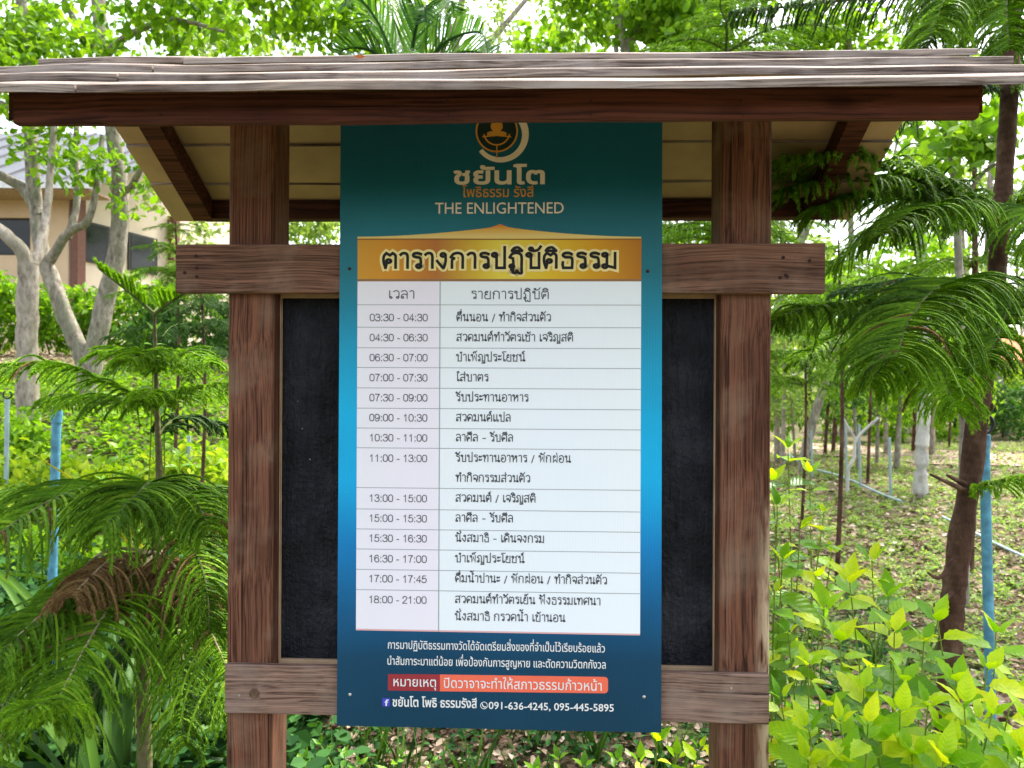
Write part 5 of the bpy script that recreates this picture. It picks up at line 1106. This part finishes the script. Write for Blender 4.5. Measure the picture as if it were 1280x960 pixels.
# front wall split round its window, side wall with gable top
WX0 = -17.0-hx*0
u37 = (37-640)/F*16-hx; u0_ = (-30-640)/F*16-hx
hexa('wall', 'wall', (-7, .0), (u0_, .0), (u0_, .2), (-7, .2), -.3, zr(4.05)); hexa('wall', 'wall', (u37, .0), (0, .0), (0, .2), (u37, .2), -.3, zr(4.05))
hexa('wall', 'wall', (u0_, .0), (u37, .0), (u37, .2), (u0_, .2), -.3, zr(2.66)); hexa('wall', 'wall', (u0_, .0), (u37, .0), (u37, .2), (u0_, .2), zr(3.45), zr(4.05))
w_ = hexa('window', 'frame', (u0_, .10), (u37, .10), (u37, .16), (u0_, .16), zr(2.66), zr(3.45)); hexa('pane', 'glass', (u0_+.05, .08), (u37-.05, .08), (u37-.05, .097), (u0_+.05, .097), zr(2.7), zr(3.41), w_)
T0 = 8.0; v = [(*side(0.003), -.3), (*side(T0), -.3), (*side(T0), zr(4.9)), (*side(4), zr(6.2)), (*side(0.003), zr(4.3))]; v += [(x-.2*nrm_[0], y-.2*nrm_[1], z) for x, y, z in v]
mb = MB(); mb.add(v, [(0, 1, 2, 3, 4), (9, 8, 7, 6, 5)]); mb.add(v, [(0, 5, 6, 1), (1, 6, 7, 2), (2, 7, 8, 3), (3, 8, 9, 4), (4, 9, 5, 0)]); mb.build('gable_wall', M['wall2'], hr)
for t0, t1 in ((.24, 1.02), (1.56, 2.44)):
    w_ = hexa('window', 'frame', side(t0, .002), side(t0, .05), side(t1, .05), side(t1, .002), zr(2.6), zr(3.47))
    hexa('pane', 'glass', side(t0+.06, .0505), side(t0+.06, .058), side(t1-.06, .058), side(t1-.06, .0505), zr(2.65), zr(3.42), w_)
for t in (-.02, 2.75): hexa('column', 'col', side(t, .06), side(t, .26), side(t+.2, .26), side(t+.2, .06), -.3, zr(4.1))
def slope(name, mat, a, b, c, d, th=.08, par=hr):
    v = [a, b, c, d]+[(x, y, z-th) for x, y, z in (a, b, c, d)]; return hp(name, mat, v, [(0, 1, 2, 3), (7, 6, 5, 4), (0, 4, 5, 1), (1, 5, 6, 2), (2, 6, 7, 3), (3, 7, 4, 0)], par)
rf_ = slope('roof', 'roofg', (-8, -.9, zr(3.95)), (1.0, -.9, zr(3.95)), (1.8, 4.2, zr(6.6)), (-8, 4.2, zr(6.6)))
slope('fascia', 'white', (-8, -.93, zr(4.0)), (1.0, -.93, zr(4.0)), (1.0, -.905, zr(4.0)), (-8, -.905, zr(4.0)), .16)
slope('soffit', 'soft', (-8, -.85, zr(3.86)), (.9, -.85, zr(3.86)), (.9, -.01, zr(3.86)), (-8, -.01, zr(3.86)), .04)
for k in range(14): xk = -7.6+k*.65; slope('roof_rib', 'roofg', (xk, -.9, zr(4.0)), (xk+.06, -.9, zr(4.0)), (xk+.10, 4.1, zr(6.6)), (xk+.04, 4.1, zr(6.6)), .045, rf_)
# orange-roofed house far right
ox = at(1262, 480, 27).x; h2 = empty('house', (ox, 27, gz(ox, 27)), 'distant pale house with an orange tiled roof at the right edge', 'house')
zz = lambda py: at(1262, py, 27).z-h2.location.z
hexa('wall', 'wall2', (-1.3, 0), (3, 0), (3, 3), (-1.3, 3), -.3, zz(452), h2); slope('roof', 'orange', (-1.6, -.5, zz(450)), (3.4, -.5, zz(450)), (3.4, 1.6, zz(415)), (-1.6, 1.6, zz(415)), .1, h2)
hexa('window', 'glass', (-.3, -.03), (.7, -.03), (.7, .0), (-.3, .0), zz(495), zz(465), h2)

# one curled dry leaf lying on the roof
lp_ = root.matrix_world if False else None
p = at(449, 71, 1.33); fl = empty('fallen_leaf', p, 'small curled orange-brown dry leaf lying on the front edge of the roof', 'leaf')
mb = MB(); mb.add([(-.010, 0, 0), (-.004, 0, .004), (.004, .003, .005), (.011, 0, .001), (.004, .009, .001), (-.005, .009, .001)], [(0, 1, 5), (1, 2, 5), (2, 4, 5), (2, 3, 4)]); mb.build('blade', simple('orange_dry_leaf', (.5, .2, .08), .8), fl)
